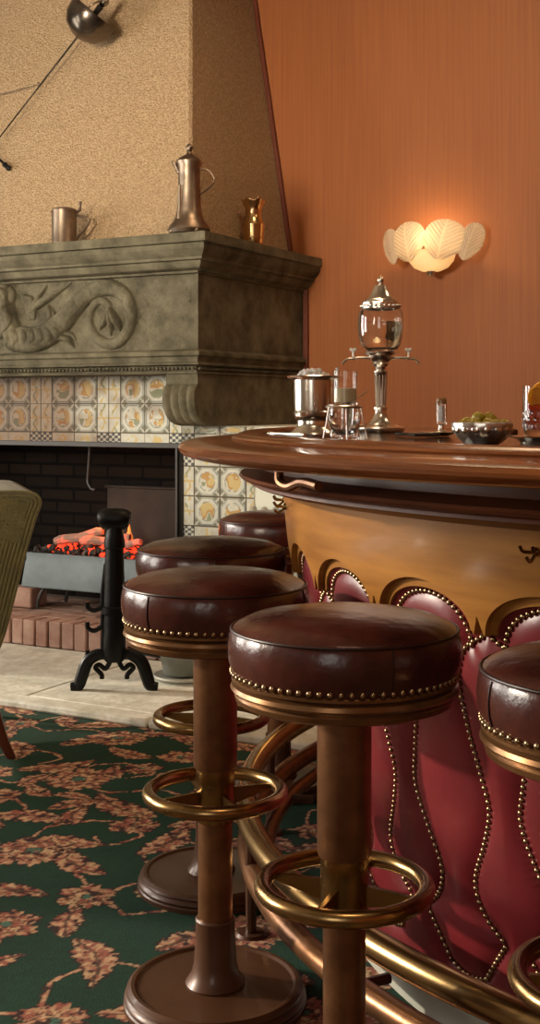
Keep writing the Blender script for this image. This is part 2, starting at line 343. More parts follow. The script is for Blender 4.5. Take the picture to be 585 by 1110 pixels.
# ------------------------------------------------------------------ carpet
def carpet_color(a, v):
    T = 1.16
    green = np.array(lin((12, 54, 36))); beige = np.array(lin((188, 146, 112))); rose = np.array(lin((150, 88, 70)))
    dark = np.array(lin((44, 24, 22))); cream = np.array(lin((206, 172, 132))); teal = np.array(lin((70, 112, 96))); g2 = np.array(lin((12, 46, 32)))
    n = vnoise(a*160, v*160, 3)[:, None]; n2 = vnoise(a*9, v*9, 5)[:, None]
    C = green*(.8+.4*n)*(.9+.2*n2)
    warp = .012*(vnoise(a*34, v*34, 9)-.5)+.006*(vnoise(a*90, v*90, 19)-.5), .012*(vnoise(a*34, v*34, 11)-.5)+.006*(vnoise(a*90, v*90, 23)-.5)
    A, B = a+warp[0], v+warp[1]
    motif = np.zeros(len(A), bool); f1 = vnoise(a*75, v*75, 31); f2 = vnoise(a*60, v*60, 37)
    def put(mask, c, k=1.0):
        motif[mask] = True
        C[mask] = (C*(1-k)+np.asarray(c)*k*(.75+.5*n))[mask]
    def local(x, y, rot):
        dx = (A-x+T/2) % T-T/2; dy = (B-y+T/2) % T-T/2
        c, s = math.cos(rot), math.sin(rot); return dx*c+dy*s, -dx*s+dy*c
    def vine(pts, r=.0048):
        p = np.array([tuple(q[:2]) for q in smoothpath([(x, y, 0) for x, y in pts], 9)])
        for (x0, y0), (x1, y1) in zip(p, p[1:]):
            dx, dy = local((x0+x1)/2, (y0+y1)/2, 0); L = math.hypot(x1-x0, y1-y0)+1e-9; ux, uy = (x1-x0)/L, (y1-y0)/L
            t = np.clip(dx*ux+dy*uy, -L/2, L/2); d = np.hypot(dx-t*ux, dy-t*uy)
            put(d < r+.003, dark, .7)
        for (x0, y0), (x1, y1) in zip(p, p[1:]):
            dx, dy = local((x0+x1)/2, (y0+y1)/2, 0); L = math.hypot(x1-x0, y1-y0)+1e-9; ux, uy = (x1-x0)/L, (y1-y0)/L
            t = np.clip(dx*ux+dy*uy, -L/2, L/2); d = np.hypot(dx-t*ux, dy-t*uy)
            put(d < r, beige)
    def flower(x, y, R, rot, k=7):
        X, Y = local(x, y, rot); r = np.hypot(X, Y*1.12); th = np.arctan2(Y, X)
        lob = np.abs(np.cos(k*th/2)); edge = R*(.70+.30*lob**.7)+R*.07*np.cos(3*k*th)
        put(r < edge+.006, dark); put(r < edge, beige)
        q = r/edge
        put((q < .93) & (np.cos(k*th*2+1) > .35) & (q > .55), rose, .85)
        put((q < .62) & (q > .54), dark, .85); put(q < .54, rose, .8)
        put((q < .46) & (np.abs(np.cos(k*th/2+.8)) > .5), cream, .9); put(q < .26, dark, .9); put(q < .20, teal)
    def leaf(x, y, L, W, rot, bend=.0, dens=52):
        X, Y = local(x, y, rot); Y = Y-bend*(1-(X/L*2)**2)*L
        t = np.clip(X/L+.5, 0, 1); w = W*np.sin(PI*t**.8)*(.72+.28*np.abs(np.sin(dens*X/L*.55+np.sign(Y))))
        inn = (np.abs(X) < L/2)
        put(inn & (np.abs(Y) < w+.006), dark); put(inn & (np.abs(Y) < w), beige)
        put(inn & (np.abs(Y) < w*.8) & (np.sin((X+np.abs(Y)*.9)*dens*3.2) > .15), rose, .85); put(inn & (np.abs(Y) < .0042), dark, .8)
        put(inn & (np.abs(Y) > w*.62) & (np.abs(Y) < w*.86), cream, .5)
    for p in ([(.02, .1), (.16, .2), (.3, .14), (.44, .26), (.58, .2), (.72, .32), (.9, .26), (1.06, .16), (1.18, .1)],
              [(.30, .14), (.36, .32), (.24, .46), (.34, .62), (.50, .58), (.46, .48), (.40, .52)],
              [(.72, .32), (.66, .48), (.78, .6), (.92, .54), (.88, .44), (.82, .48)],
              [(.02, .72), (.14, .80), (.3, .74), (.46, .86), (.62, .80), (.76, .90), (.94, .82), (1.18, .72)],
              [(.46, .86), (.42, 1.0), (.54, 1.08), (.64, 1.02), (.60, .95)], [(.94, .82), (1.04, .96), (.96, 1.08), (.86, 1.04), (.88, .97)],
              [(.14, .80), (.08, .94), (.16, 1.06), (.28, 1.02), (.26, .94)], [(1.06, .16), (1.1, .34), (1.0, .44), (1.04, .56), (1.14, .54)]):
        vine(p)
    for f in ((.30, .15, .105, .3, 8), (.74, .32, .115, 1.1, 9), (.47, .87, .115, 2.0, 8), (.96, .81, .095, .6, 7), (.05, .42, .11, .2, 9), (.98, 1.09, .08, 0, 6),
              (.62, .06, .075, .4, 6), (.36, .62, .075, 1.0, 7), (.18, .80, .075, 0, 6), (1.04, .14, .075, 2, 6), (.86, .60, .07, .7, 7), (.58, 1.05, .065, .7, 6)):
        flower(*f)
    for l in ((.16, .24, .24, .045, .5, .12), (.53, .29, .26, .05, -.5, -.12), (.90, .33, .24, .045, 2.6, .15), (.22, .54, .26, .05, 1.1, .14), (.58, .50, .27, .052, .2, .12),
              (.74, .74, .30, .055, 2.8, .12), (.32, .96, .26, .05, .9, -.12), (.78, 1.06, .27, .05, .3, .14), (.08, 1.02, .24, .045, -.8, .14), (.98, .55, .26, .05, 1.7, -.14),
              (.44, .03, .22, .042, 2.9, .12), (.86, .06, .22, .042, .4, .12), (.08, .62, .22, .042, .2, .12), (.30, .35, .17, .034, 2.3, .1), (.62, .67, .18, .036, .9, .1),
              (1.10, .90, .19, .036, 1.5, .12), (.66, .17, .16, .032, .2, .1), (.43, .73, .17, .034, 2.6, .1), (.24, .05, .18, .04, .9, .15), (.02, .28, .2, .045, 1.9, .15), (.80, .44, .18, .04, .1, -.15), (.68, .60, .16, .034, 1.9, .15), (.12, .68, .16, .036, 2.4, .1), (.53, .99, .15, .034, 2.3, .1), (1.02, .68, .18, .04, .5, .12), (.90, .94, .18, .04, 2.2, .12), (.40, .24, .15, .034, .4, .12), (.22, .68, .14, .03, .7, .1), (.36, .80, .15, .034, 1.5, .1), (.56, .72, .14, .03, .1, .1), (1.10, .02, .17, .036, 2.0, .1), (.50, .40, .16, .034, 2.2, -.12)):
        leaf(*l)
    bright = motif & (C.sum(1) > .35)
    C[bright & (f1 > .60)] = (rose*(.7+.6*n))[bright & (f1 > .60)]; C[bright & (f2 < .27)] = (dark*1.6*(.6+.8*n))[bright & (f2 < .27)]; C[bright & (f2 > .80)] = (cream*(.7+.5*n))[bright & (f2 > .80)]
    return C
def make_carpet():
    xs = np.concatenate([np.linspace(-4.5, -1.15, 40)[:-1], np.linspace(-1.15, .72, 400)[:-1], np.linspace(.72, 5, 50)])
    ys = np.concatenate([np.linspace(-3.5, 1.5, 50)[:-1], np.linspace(1.5, 5.15, 700)[:-1], np.linspace(5.15, 7.3, 25)])
    X, Y = np.meshgrid(xs, ys, indexing='ij'); X = X.ravel(); Y = Y.ravel()
    a = (X-P0.x)*U.x+(Y-P0.y)*U.y; v = (X-P0.x)*V.x+(Y-P0.y)*V.y
    n, m = len(xs), len(ys)
    ac, vc = np.clip(a, A0+.01, A1-.01), np.clip(v, V0+.01, WV-.01)      # fitted to the walls
    X = P0.x+U.x*ac+V.x*vc; Y = P0.y+U.y*ac+V.y*vc
    i, j = np.meshgrid(np.arange(n-1), np.arange(m-1), indexing='ij'); q = (i*m+j).ravel()
    mb = MB(); mb.v = list(zip(X.tolist(), Y.tolist(), [0.0]*len(X))); mb.f = list(zip(q.tolist(), (q+m).tolist(), (q+m+1).tolist(), (q+1).tolist())); mb.g = []
    # drop the cells collapsed against the walls
    area_ok = lambda f: True
    av = np.stack([a, v], 1); ins = (a > A0-.12) & (a < A1+.12) & (v > V0-.12) & (v < WV+.12)
    mb.f = [f for f in mb.f if ins[f[0]] and ins[f[1]] and ins[f[2]] and ins[f[3]]]
    o = mb.build('carpet', 'carpet', paint=carpet_color(a, v), fixn=False, smooth=False)
    tag(o, 'dark green fitted carpet with beige and rose flowers and leaves', 'carpet')
make_carpet()
# ------------------------------------------------------------------ hearth and fireplace
AL = -2.15
hs = thing('hearth_slab', 'low grey stone hearth slab in front of the fireplace', 'hearth', F(-.8, -.3, 0))
for (a0, a1) in ((-2.3, -1.32), (-1.312, -.305), (-.297, 1.0)):
    MB().fbox(a0, a1, -.76, .02, 0, .03).build('slab', 'hearth', hs, bevel=.004)
for (a0, a1) in ((-2.3, -.92), (-.912, .32), (.328, 1.0)):
    MB().fbox(a0, a1, -.862, -.766, 0, .032).build('kerb', 'hearth', hs, bevel=.01)

fp = thing('fireplace', 'carved stone fireplace with tiled surround and sloping plaster hood', 'fireplace', F(-1.07, .3, 0))
def ushape(prof):
    P = []
    for e, z in prof: P.append([F(AL-e, WV, z), F(AL-e, -e, z), F(e, -e, z), F(e, WV, z)])
    return P
def split_ushape(prof, cap_top=False, cap_bot=False, seg=1):
    mb = MB(); P = ushape(prof); mb.grid(P)
    if cap_top: mb.add(P[0], [(0, 1, 2, 3)])
    if cap_bot: mb.add(P[-1], [(0, 1, 2, 3)])
    return mb
split_ushape([(.107, 1.892), (.107, 1.872), (.108, 1.852), (.094, 1.848), (.094, 1.826), (.088, 1.815), (.074, 1.800), (.066, 1.794), (.066, 1.782),
              (.052, 1.778), (.048, 1.764), (.038, 1.750), (.022, 1.742), (.014, 1.740), (.014, 1.730), (-.02, 1.728)], cap_top=True, cap_bot=True).build('mantel_shelf', 'stone', fp, angle=25)
# frieze block
fr = MB(); fr.fbox(AL, 0, .012, WV, 1.40, 1.73)
frz = fr.build('frieze', 'stone', fp)
# lower moulding with bead row
split_ushape([(0, 1.402), (.008, 1.398), (.026, 1.392), (.03, 1.384), (.03, 1.374), (.018, 1.368), (.012, 1.354), (.012, 1.346), (.02, 1.342), (.02, 1.334), (.004, 1.330), (-.006, 1.328), (-.006, 1.306), (.006, 1.304), (.006, 1.296), (-.03, 1.294)],
             cap_top=True, cap_bot=True).build('lower_moulding', 'stone', fp, angle=25)
bd = MB()
a = AL
while a < .0:
    if a > -1.25: bd.ball(F(a, -.001, 1.318), .0085, 8, 6)
    a += .0205
v = .02
while v < .99:
    bd.ball(F(.001, v, 1.318), .0085, 8, 6); v += .0205
bd.build('bead_row', 'stone', fp)
# carved relief: a winged mermaid with a coiled tail
def relief():
    K = 160/585
    def q(x, y): return np.array(pav(x*K, 280+y*K, 0.0))
    m = 1/ (FPX/5.55*.82)*K                      # metres for one crop pixel
    a0, _ = pav(-16, 300, 0); a1, _ = pav(205, 300, 0)
    na, nz = 560, 190; az = np.linspace(a0, a1, na); zz = np.linspace(1.400, 1.729, nz)
    A, Z = np.meshgrid(az, zz, indexing='ij'); H = np.zeros_like(A)
    def stroke(pts, rs, hk=1.0, n=8, add=False):
        nonlocal H
        P = [q(*p) for p in pts]; sp = np.array([(t.x, t.y, t.z) for t in smoothpath([(p[0], p[1], r) for p, r in zip(P, rs)], n)])
        D = np.full(A.shape, -1.0)
        for (x0, y0, r0), (x1, y1, r1) in zip(sp, sp[1:]):
            L2 = (x1-x0)**2+(y1-y0)**2+1e-12; t = np.clip(((A-x0)*(x1-x0)+(Z-y0)*(y1-y0))/L2, 0, 1)
            d = np.hypot(A-x0-t*(x1-x0), Z-y0-t*(y1-y0)); r = (r0+(r1-r0)*t)*m
            D = np.maximum(D, np.where(d < r, np.sqrt(np.maximum(r*r-d*d, 0))*hk, 0))
        H = H+np.maximum(D, 0) if add else np.maximum(H, D)
    # tail
    stroke([(60, 318), (130, 322), (190, 300), (245, 255), (285, 205), (335, 150), (395, 118), (450, 120), (497, 155), (517, 215), (508, 275), (475, 325), (430, 340), (385, 320), (355, 275), (350, 225), (368, 185), (398, 168), (424, 182), (432, 208)],
           [46, 44, 42, 38, 34, 31, 29, 26, 24, 22, 20, 19, 18, 17, 16, 15, 14, 13, 12, 11], .72)
    for tip, w in (((392, 282), 9), ((436, 304), 11), ((474, 292), 10)):
        stroke([(432, 205), ((432+tip[0])/2+4, 245), tip], [10, w+3, 3], 1.5)
    stroke([(415, 240), (402, 262), (388, 280)], [8, 10, 3], 1.4); stroke([(455, 225), (468, 255), (474, 290)], [6, 10, 3], 1.4)
    # wing
    for k, (x, y, w) in enumerate(((276, 100, 8), (250, 122, 8), (226, 142, 8), (180, 110, 8), (205, 160, 8))):
        stroke([(118, 192+k*6), ((118+x)/2, (192+y)/2+4), (x, y)], [8, w+2, 3], 1.3)
    for k in range(5): stroke([(92+k*7, 150+k*2), (108+k*6, 195), (112+k*5, 240)], [8, 10, 4], 1.2)
    stroke([(190, 190), (200, 225), (186, 262), (172, 288)], [6, 11, 10, 4], 1.4); stroke([(197, 195), (212, 222), (196, 240)], [4, 6, 3], 1.3)
    # torso, arm, head and hair
    stroke([(20, 195), (42, 250), (60, 320)], [34, 32, 42], 1.0); stroke([(38, 205), (52, 255), (12, 300), (-20, 310)], [13, 14, 13, 11], .9, add=True)
    stroke([(14, 150), (18, 172)], [30, 22], 1.0); stroke([(28, 120), (46, 150), (30, 195)], [16, 18, 10], .9, add=True); stroke([(4, 112), (26, 108)], [18, 16], .9, add=True)
    # leafy skirt round the hips
    for k in range(7):
        x = 40+k*32; stroke([(x, 298-k*2), (x+10, 320-k*2), (x+2, 345-k*4)], [10, 13, 5], .55, add=True)
    stroke([(232, 312), (268, 322), (288, 352)], [12, 11, 4], 1.3); stroke([(240, 300), (276, 300), (296, 322)], [8, 8, 3], 1.3)
    # worn scroll line near the corner
    H += .0035*(vnoise(A*38, Z*38, 2)-.5)+.002*(vnoise(A*110, Z*110, 4)-.5)
    H = .085*np.tanh(1.3*H/.085)
    mb = MB(); P = [[F(A[i, j], .011-H[i, j], Z[i, j]) for j in range(nz)] for i in range(na)]
    mb.grid(P); mb.build('mermaid_relief', 'stone', frz, angle=80, fixn=False)
relief()
# corbels, the right one continuing as the cheek back to the wall
def corbel(aL, aR):
    mb = MB(); n = 33
    prof = [(.012, 1.296), (.012, 1.25), (.004, 1.246), (-.012, 1.235), (-.024, 1.21), (-.026, 1.18), (-.018, 1.145), (.0, 1.115), (.03, 1.088), (.075, 1.072), (.12, 1.066)]
    P = []
    for i in range(n):
        t = i/(n-1); a = aL+(aR-aL)*t
        row = []
        for k, (v, z) in enumerate(prof):
            w = 0 if k < 2 else min(1, (k-1)/2)
            row.append(F(a, v+w*.012*abs(math.sin(4*PI*t))*-1+w*.008, z))
        P.append(row)
    mb.grid(P)
    for side, i in ((aL, 0), (aR, n-1)):
        pts = P[i]+[F(side, WV, 1.066), F(side, WV, 1.296)]; mb.add(pts, [tuple(range(len(pts)))])
    mb.add([P[0][-1], P[-1][-1], F(aR, WV, 1.066), F(aL, WV, 1.066)], [(0, 1, 2, 3)])
    return mb.build('corbel', 'stone', fp)
corbel(-.165, -.002); corbel(AL+.002, AL+.165)
rb = MB()
for k in range(4): rb.lathe([(0, .98), (.02, .98), (.026, 1.0), (.026, 1.05), (.02, 1.064), (0, 1.064)], F(.0+.043*k, .30, 0)-Vector((0, 0, 0)), 12)
rb.build('reeded_bracket', 'stone', fp)
# masonry behind the tiles with the opening
FBR, FBL, FBT, TV = -.254, -1.90, .962, .25
mz = MB(); mz.fbox(FBR+.03, .36, TV+.004, WV, 0, 1.064); mz.fbox(AL-.145, FBL-.03, TV+.004, WV, 0, 1.064); mz.fbox(AL+.1, -.1, TV+.004, WV, FBT+.03, 1.30)
mz.build('chimney_breast', 'plaster', fp)
fbx = MB()
def quad(mb, pts): mb.add(pts, [(0, 1, 2, 3)])
bv = .72
quad(fbx, [F(FBL-.03, bv, .1), F(FBR+.03, bv, .1), F(FBR+.03, bv, FBT+.03), F(FBL-.03, bv, FBT+.03)])
for a_ in (FBL-.028, FBR+.028): quad(fbx, [F(a_, TV, .1), F(a_, bv, .1), F(a_, bv, FBT+.03), F(a_, TV, FBT+.03)])
quad(fbx, [F(FBL-.03, TV+.01, FBT+.028), F(FBR+.03, TV+.01, FBT+.028), F(FBR+.03, bv, FBT+.028), F(FBL-.03, bv, FBT+.028)])
fbx.build('firebox', 'sootbrick', fp, uv=True, smooth=False)
MB().fbox(-.95, FBR+.02, .66, .70, .15, .735).fbox(-.96, FBR+.02, .652, .70, .735, .747).build('fireback_plate', 'soot', fp, bevel=.004)
MB().fbox(FBL-.04, FBR+.022, TV-.02, TV+.01, FBT-.002, FBT+.022).fbox(FBR-.004, FBR+.008, TV-.02, TV+.01, .15, FBT).fbox(FBL-.008, FBL+.004, TV-.02, TV+.01, .15, FBT).build('firebox_frame', 'frameiron', fp, bevel=.002)
MB().fbox(FBR+.008, FBR+.03, TV-.004, TV+.05, .15, FBT).build('jamb_strip', 'soot', fp)
# tiles
def tile_color(a, z, rows):
    cream = np.array(lin((206, 204, 188))); blue = np.array(lin((128, 140, 140))); olive = np.array(lin((134, 132, 112))); org = np.array(lin((190, 150, 92)))
    grn = np.array(lin((146, 152, 122))); grout = np.array(lin((84, 72, 56))); yel = np.array(lin((204, 182, 126))); chk = np.array(lin((84, 88, 88)))
    n = vnoise(a*70, z*70, 1)[:, None]; C = np.tile(cream, (len(a), 1))*(.9+.2*n)
    W = .136; p = (a+.167) % (3*W)
    isoct = p < 2*W; lx = np.where(isoct, p % W, (p-2*W) % (W/2)); w = np.where(isoct, W, W/2)
    cid = np.floor((a+.167)/(3*W))*4+np.where(isoct, np.floor(p/W), 2+np.floor((p-2*W)/(W/2)))
    for (z0, z1, kind) in rows:
        r = (z >= z0) & (z < z1); h = z1-z0
        X = (lx-w/2)/(w/2); Y = (z-(z0+z1)/2)/(h/2)
        nx = vnoise(a*34+cid*3.1, z*34+z0*17, 2); nx2 = vnoise(a*60, z*60, 8)
        if kind == 'tile':
            o = np.maximum(np.maximum(np.abs(X), np.abs(Y)), (np.abs(X)+np.abs(Y))/1.45)
            m = r & isoct
            C[m & (o > .93)] = olive*.9; C[m & (o > .93) & ((np.abs(np.abs(X)-np.abs(Y)) < .07) | (np.maximum(np.abs(X), np.abs(Y)) < .9) & (np.abs(X)+np.abs(Y) > 1.62))] = cream*.9
            C[m & (o > .84) & (o < .90)] = blue; C[m & (o > .9) & (o <= .93) ] = cream
            rad = np.hypot(X*1.05, Y)
            C[m & (rad < .62) & (nx+.25*X+.25*Y > .42) & (nx2 > .2)] = org
            C[m & (rad < .62) & (nx+.25*X+.25*Y > .62)] = yel
            C[m & (rad < .66) & (nx < .36) & (Y < -.05)] = grn
            C[m & (rad > .60) & (rad < .66) & (nx2 > .45)] = blue*1.05
            m = r & ~isoct
            C[m & (np.abs(X+.35*np.sin(Y*5)) < .2) & (nx2 > .35)] = yel*.95; C[m & (np.abs(X-.3*np.cos(Y*7)) < .16) & (nx > .55)] = grn; C[m & (np.abs(Y) < .06)] = yel
        else:
            m = r & isoct; C[m & (np.abs(X)+np.abs(Y)*.6 < .5) & (nx2 > .4)] = yel*1.1
            C[m & (np.abs(Y) > .82)] = cream*.85
            m = r & ~isoct; ck = (np.floor((X+1)*2.0)+np.floor((Y+1)*2.5)) % 2 > .5
            C[m & ck] = chk; C[m & (np.abs(X) > .97)] = cream
        edge = r & ((np.abs(X) > 1-.035*.136/w) | (np.abs(Y) > 1-.03*.136/h)); C[edge] = grout
    s = vnoise(a*6, z*6, 21)+.7*vnoise(a*22, z*22, 22)-.2; soot = np.clip((-.42-a)*2.2+s-.5, 0, .92)[:, None]      # sooty wear on the left tiles, with mantel shade painted in
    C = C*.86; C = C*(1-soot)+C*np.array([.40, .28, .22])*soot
    return C
def tiles(name, a0, a1, z0, z1, rows, step=.0026):
    na, nz = int((a1-a0)/step), int((z1-z0)/step); A = np.linspace(a0, a1, na); Z = np.linspace(z0, z1, nz)
    AA, ZZ = np.meshgrid(A, Z, indexing='ij'); aa, zz = AA.ravel(), ZZ.ravel()
    mb = MB(); mb.v = [tuple(F(x, TV, y)) for x, y in zip(aa, zz)]; mb.g = []
    i, j = np.meshgrid(np.arange(na-1), np.arange(nz-1), indexing='ij'); q = (i*nz+j).ravel()
    mb.f = list(zip(q.tolist(), (q+nz).tolist(), (q+nz+1).tolist(), (q+1).tolist()))
    return mb.build(name, 'tile', fp, paint=tile_color(aa, zz, rows), fixn=False, smooth=False)
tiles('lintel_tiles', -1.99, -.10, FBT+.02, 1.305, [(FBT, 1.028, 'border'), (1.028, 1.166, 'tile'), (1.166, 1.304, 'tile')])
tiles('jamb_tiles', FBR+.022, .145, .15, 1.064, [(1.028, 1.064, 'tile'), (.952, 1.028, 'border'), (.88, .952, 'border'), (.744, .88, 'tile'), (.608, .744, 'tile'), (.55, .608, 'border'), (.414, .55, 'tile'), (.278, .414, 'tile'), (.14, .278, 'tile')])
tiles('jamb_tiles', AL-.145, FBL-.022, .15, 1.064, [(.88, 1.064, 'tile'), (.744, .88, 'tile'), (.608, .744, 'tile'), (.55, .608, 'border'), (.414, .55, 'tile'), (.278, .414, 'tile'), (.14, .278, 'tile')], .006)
# brick step
bs = MB().fbox(-2.0, -.06, .035, .9, .0, .146).build('hearth_step', 'mortar', fp)
bk = MB(); a = -2.0; r2 = random.Random(3)
while a < -.1:
    w = .066+r2.uniform(-.004, .004); d = r2.uniform(-.006, .004); bk.fbox(a, a+w, .022+d, .125, .03, .150+r2.uniform(-.002, .003)); a += w+.008
for row in range(5):
    a = -2.0+.05*row
    while a < -.12:
        bk.fbox(a, min(a+.2, -.06), .131+row*.105, .228+row*.105, .10, .148+r2.uniform(-.002, .002)); a += .208
bk.build('step_bricks', 'brick', fp, bevel=.006)
# plaster hood
hd = MB()
def hood(z):
    t = z-1.892; return AL+.07+.158*t, -.07-.158*t, .066+.254*t
P = []
for z in np.linspace(1.880, CEIL+.02, 24):
    l, r, f = hood(z); c = .012
    P.append([F(l, WV, z), F(l, f+c, z), F(l+c, f, z)]+[F(l+c+(r-l-2*c)*k/16, f, z) for k in range(1, 16)]+[F(r-c, f, z), F(r, f+c, z), F(r, WV, z)])
hd.grid(P); hd.build('hood', 'stucco', fp, angle=30)
# red timber trim where the hood and mantel meet the wall
tr = MB()
for (z0, z1) in ((1.89, CEIL),):
    l0, r0, f0 = hood(z0); l1, r1, f1 = hood(z1); o = .022
    tr.add([F(r0+.002, WV-.02, z0), F(r0+o, WV-.02, z0), F(r1+o, WV-.02, z1), F(r1+.002, WV-.02, z1), F(r0+.002, WV, z0), F(r0+o, WV, z0), F(r1+o, WV, z1), F(r1+.002, WV, z1)],
           [(0, 1, 2, 3), (4, 7, 6, 5), (0, 4, 5, 1), (1, 5, 6, 2), (2, 6, 7, 3), (3, 7, 4, 0)])
struct(tr.fbox(.012, .034, WV-.02, WV, .0, 1.74).build('trim_1', 'trim'))
# ------------------------------------------------------------------ fire
gb = thing('fire_basket', 'grey steel fire basket holding the glowing coals', 'fire basket', F(-.85, .45, .15))
ga0, ga1, gv0, gv1 = -1.19, -.50, .30, .58
mb = MB(); o_ = .02
def ringpts(z, e): return [F(ga0+e, gv0+e, z), F(ga1-e, gv0+e, z), F(ga1-e, gv1-e, z), F(ga0+e, gv1-e, z)]
mb.grid([ringpts(.255, -.012), ringpts(.258, -.014), ringpts(.380, 0), ringpts(.389, .004), ringpts(.425, .004), ringpts(.425, .012), ringpts(.30, .018), ringpts(.265, .03)], close_v=True)
mb.add(ringpts(.265, .03), [(0, 1, 2, 3)]); mb.add(ringpts(.255, -.012), [(0, 1, 2, 3)])
mb.build('tray', 'greybox', gb, bevel=.002)
for (a, v) in ((-1.07, .32), (-.62, .32), (-1.07, .55), (-.62, .55)):
    MB().tube(smoothpath([F(a, v, .262), F(a-.015, v-.02, .235), F(a-.03, v-.03, .19), F(a-.035, v-.03, .152)], 5), .009, 8).build('leg', 'frameiron', gb)
em = MB(); emb = MB()
for i in range(420):
    a = random.uniform(ga0+.03, ga1-.03); v = random.uniform(gv0+.025, gv1-.03); h = .405+.05*random.random()*(1-abs(a+.85)/.5)+.02
    s = random.uniform(.009, .02); rot = Matrix.Rotation(random.uniform(0, 6), 3, Vector((random.random(), random.random(), random.random()+.1)).normalized())
    tgt = emb if (random.random() < .42 and a > -1.08 and v > gv0+.05) else em
    tgt.ball(F(a, v, h), s, 6, 4, (1, .8, .7), rot)
tag(em.build('coal_bed', 'coal', None, smooth=False), 'bed of grey coals heaped in the steel fire basket', 'coals', kind='stuff')
tag(emb.build('glowing_embers', 'ember', None, smooth=False), 'glowing red embers among the grey coals', 'embers', kind='stuff')
for (p0, p1, r, lab) in (((-1.05, .36, .478), (-.80, .42, .535), .022, 'burning log lying slanted at the left of the fire basket'), ((-.90, .37, .488), (-.66, .45, .500), .026, 'thick grey burning log lying across the middle of the fire'),
                         ((-.72, .40, .478), (-.54, .37, .500), .018, 'thin burning log at the right end of the fire basket')):
    p0, p1 = F(*p0), F(*p1); path = [p0.lerp(p1, t)+Vector((0, 0, .006*math.sin(t*9))) for t in np.linspace(0, 1, 9)]
    tag(MB().tube(path, [r*(.8+.3*random.random()) for _ in path], 9).build('fire_log', 'glowlog', None), lab, 'log', 'logs on the fire')
fl = MB()
for (a, v, h, w) in ((-.735, .47, .19, .022), (-.70, .5, .12, .02), (-.79, .5, .10, .02)):
    fl.lathe([(.004, 0), (w, .02), (w*.9, .05), (w*.55, h*.55), (w*.2, h*.85), (0, h)], F(a, v, .46), 10)
tag(fl.build('flame', 'flame', None), 'small orange flames rising behind the iron andiron', 'flame', kind='stuff')
l = bpy.data.lights.new('fire_light', 'POINT'); l.energy = 2.2; l.color = (1, .35, .1); l.shadow_soft_size = .1
o = bpy.data.objects.new('fire_light', l); col.objects.link(o); o.location = F(-.8, .4, .62)
tag(MB().fbox(-1.27, -1.13, .27, .40, .1515, .253).build('brick', 'brick', None, bevel=.008), 'loose reddish brick under the left end of the fire basket', 'brick')
# pot hook hanging in the firebox
a_, z_ = pav(98, 500, .45); tag(MB().tube(smoothpath([F(a_, .45, FBT+.02), F(a_-.012, .45, z_-.04), F(a_-.016, .45, z_-.10), F(a_+.012, .44, z_-.135), F(a_+.035, .44, z_-.14)], 6), .008, 8).build('pot_hook', 'frameiron'),
    'thin iron pot hook hanging inside the firebox opening', 'hook')
# ------------------------------------------------------------------ andiron
ap = pz(124, 748, .03); an = thing('andiron', 'black iron andiron with hammer head top and three hooks on the hearth', 'andiron', ap)
dx = Vector((1, 0, 0)); zz = Vector((0, 0, 1)); B = Vector(ap)
H = .60
MB().tube([B+zz*.115, B+zz*.13, B+zz*.22, B+zz*.30, B+zz*.305, B+zz*.330, B+zz*.335, B+zz*.56, B+zz*.565, B+zz*.585, B+zz*.65], [.036, .046, .044, .042, .052, .052, .043, .036, .042, .042, .03], 14).build('post', 'iron', an)
MB().tube([B+zz*.672-dx*.065, B+zz*.674-dx*.06, B+zz*.676-dx*.045, B+zz*.677-dx*.02, B+zz*.677+dx*.02, B+zz*.676+dx*.045, B+zz*.674+dx*.06, B+zz*.672+dx*.065], [.014, .031, .041, .044, .044, .041, .031, .014], 18).build('hammer_head', 'iron', an)
for k, s in enumerate((-1, 1)):
    MB().tube(smoothpath([B+zz*.135+dx*s*.02, B+zz*.142+dx*s*.06, B+zz*.115+dx*s*.105, B+zz*.05+dx*s*.130, B+zz*.018+dx*s*.142, B+zz*.012+dx*s*.172], 6),
              [.018+.008*math.sin(i/30*PI) for i in range(31)], 10).build('foot', 'iron', an)
    MB().tube(smoothpath([B+zz*.118+dx*s*.015, B+zz*.085+dx*s*.035, B+zz*.10+dx*s*.06, B+zz*.088+dx*s*.075, B+zz*.062+dx*s*.052, B+zz*.045+dx*s*.05], 5), .010, 8).build('scroll', 'iron', an)
MB().tube(smoothpath([B+zz*.14, B+zz*.13+V*.15, B+zz*.05+V*.42, B+zz*.012+V*.47], 6), .016, 8).build('rear_bar', 'iron', an)
for zt, zb in ((.40, .315), (.30, .235), (.205, .125)):
    hx = -.045
    MB().tube(smoothpath([B+zz*(zt+.10)+dx*(hx+.012), B+zz*zt+dx*hx, B+zz*(zb+.02)+dx*(hx-.005), B+zz*zb+dx*(hx-.035), B+zz*(zb+.012)+dx*(hx-.06), B+zz*(zb+.035)+dx*(hx-.062)], 6), .0095, 8).build('hook', 'iron', an)
# grey pot on the hearth
pp = pz(198, 737, .03); pt = thing('metal_pot', 'grey round pot standing on a pale saucer on the hearth', 'pot', pp)
MB().lathe([(0, .012), (.085, .012), (.118, .014), (.122, .02), (.118, .026), (.10, .02), (0, .018)], pp, 32).build('saucer', 'saucer', pt)
MB().lathe([(0, .026), (.072, .026), (.078, .03), (.092, .09), (.105, .16), (.116, .22), (.12, .225), (.12, .24), (.112, .24), (.10, .16), (.07, .05), (0, .05)], pp, 32).build('pot_body', 'greypot', pt)
MB().lathe([(0, 0), (.11, 0), (.112, .006), (.09, .012), (0, .012)], pp, 32).build('foot_plate', 'saucer', pt)
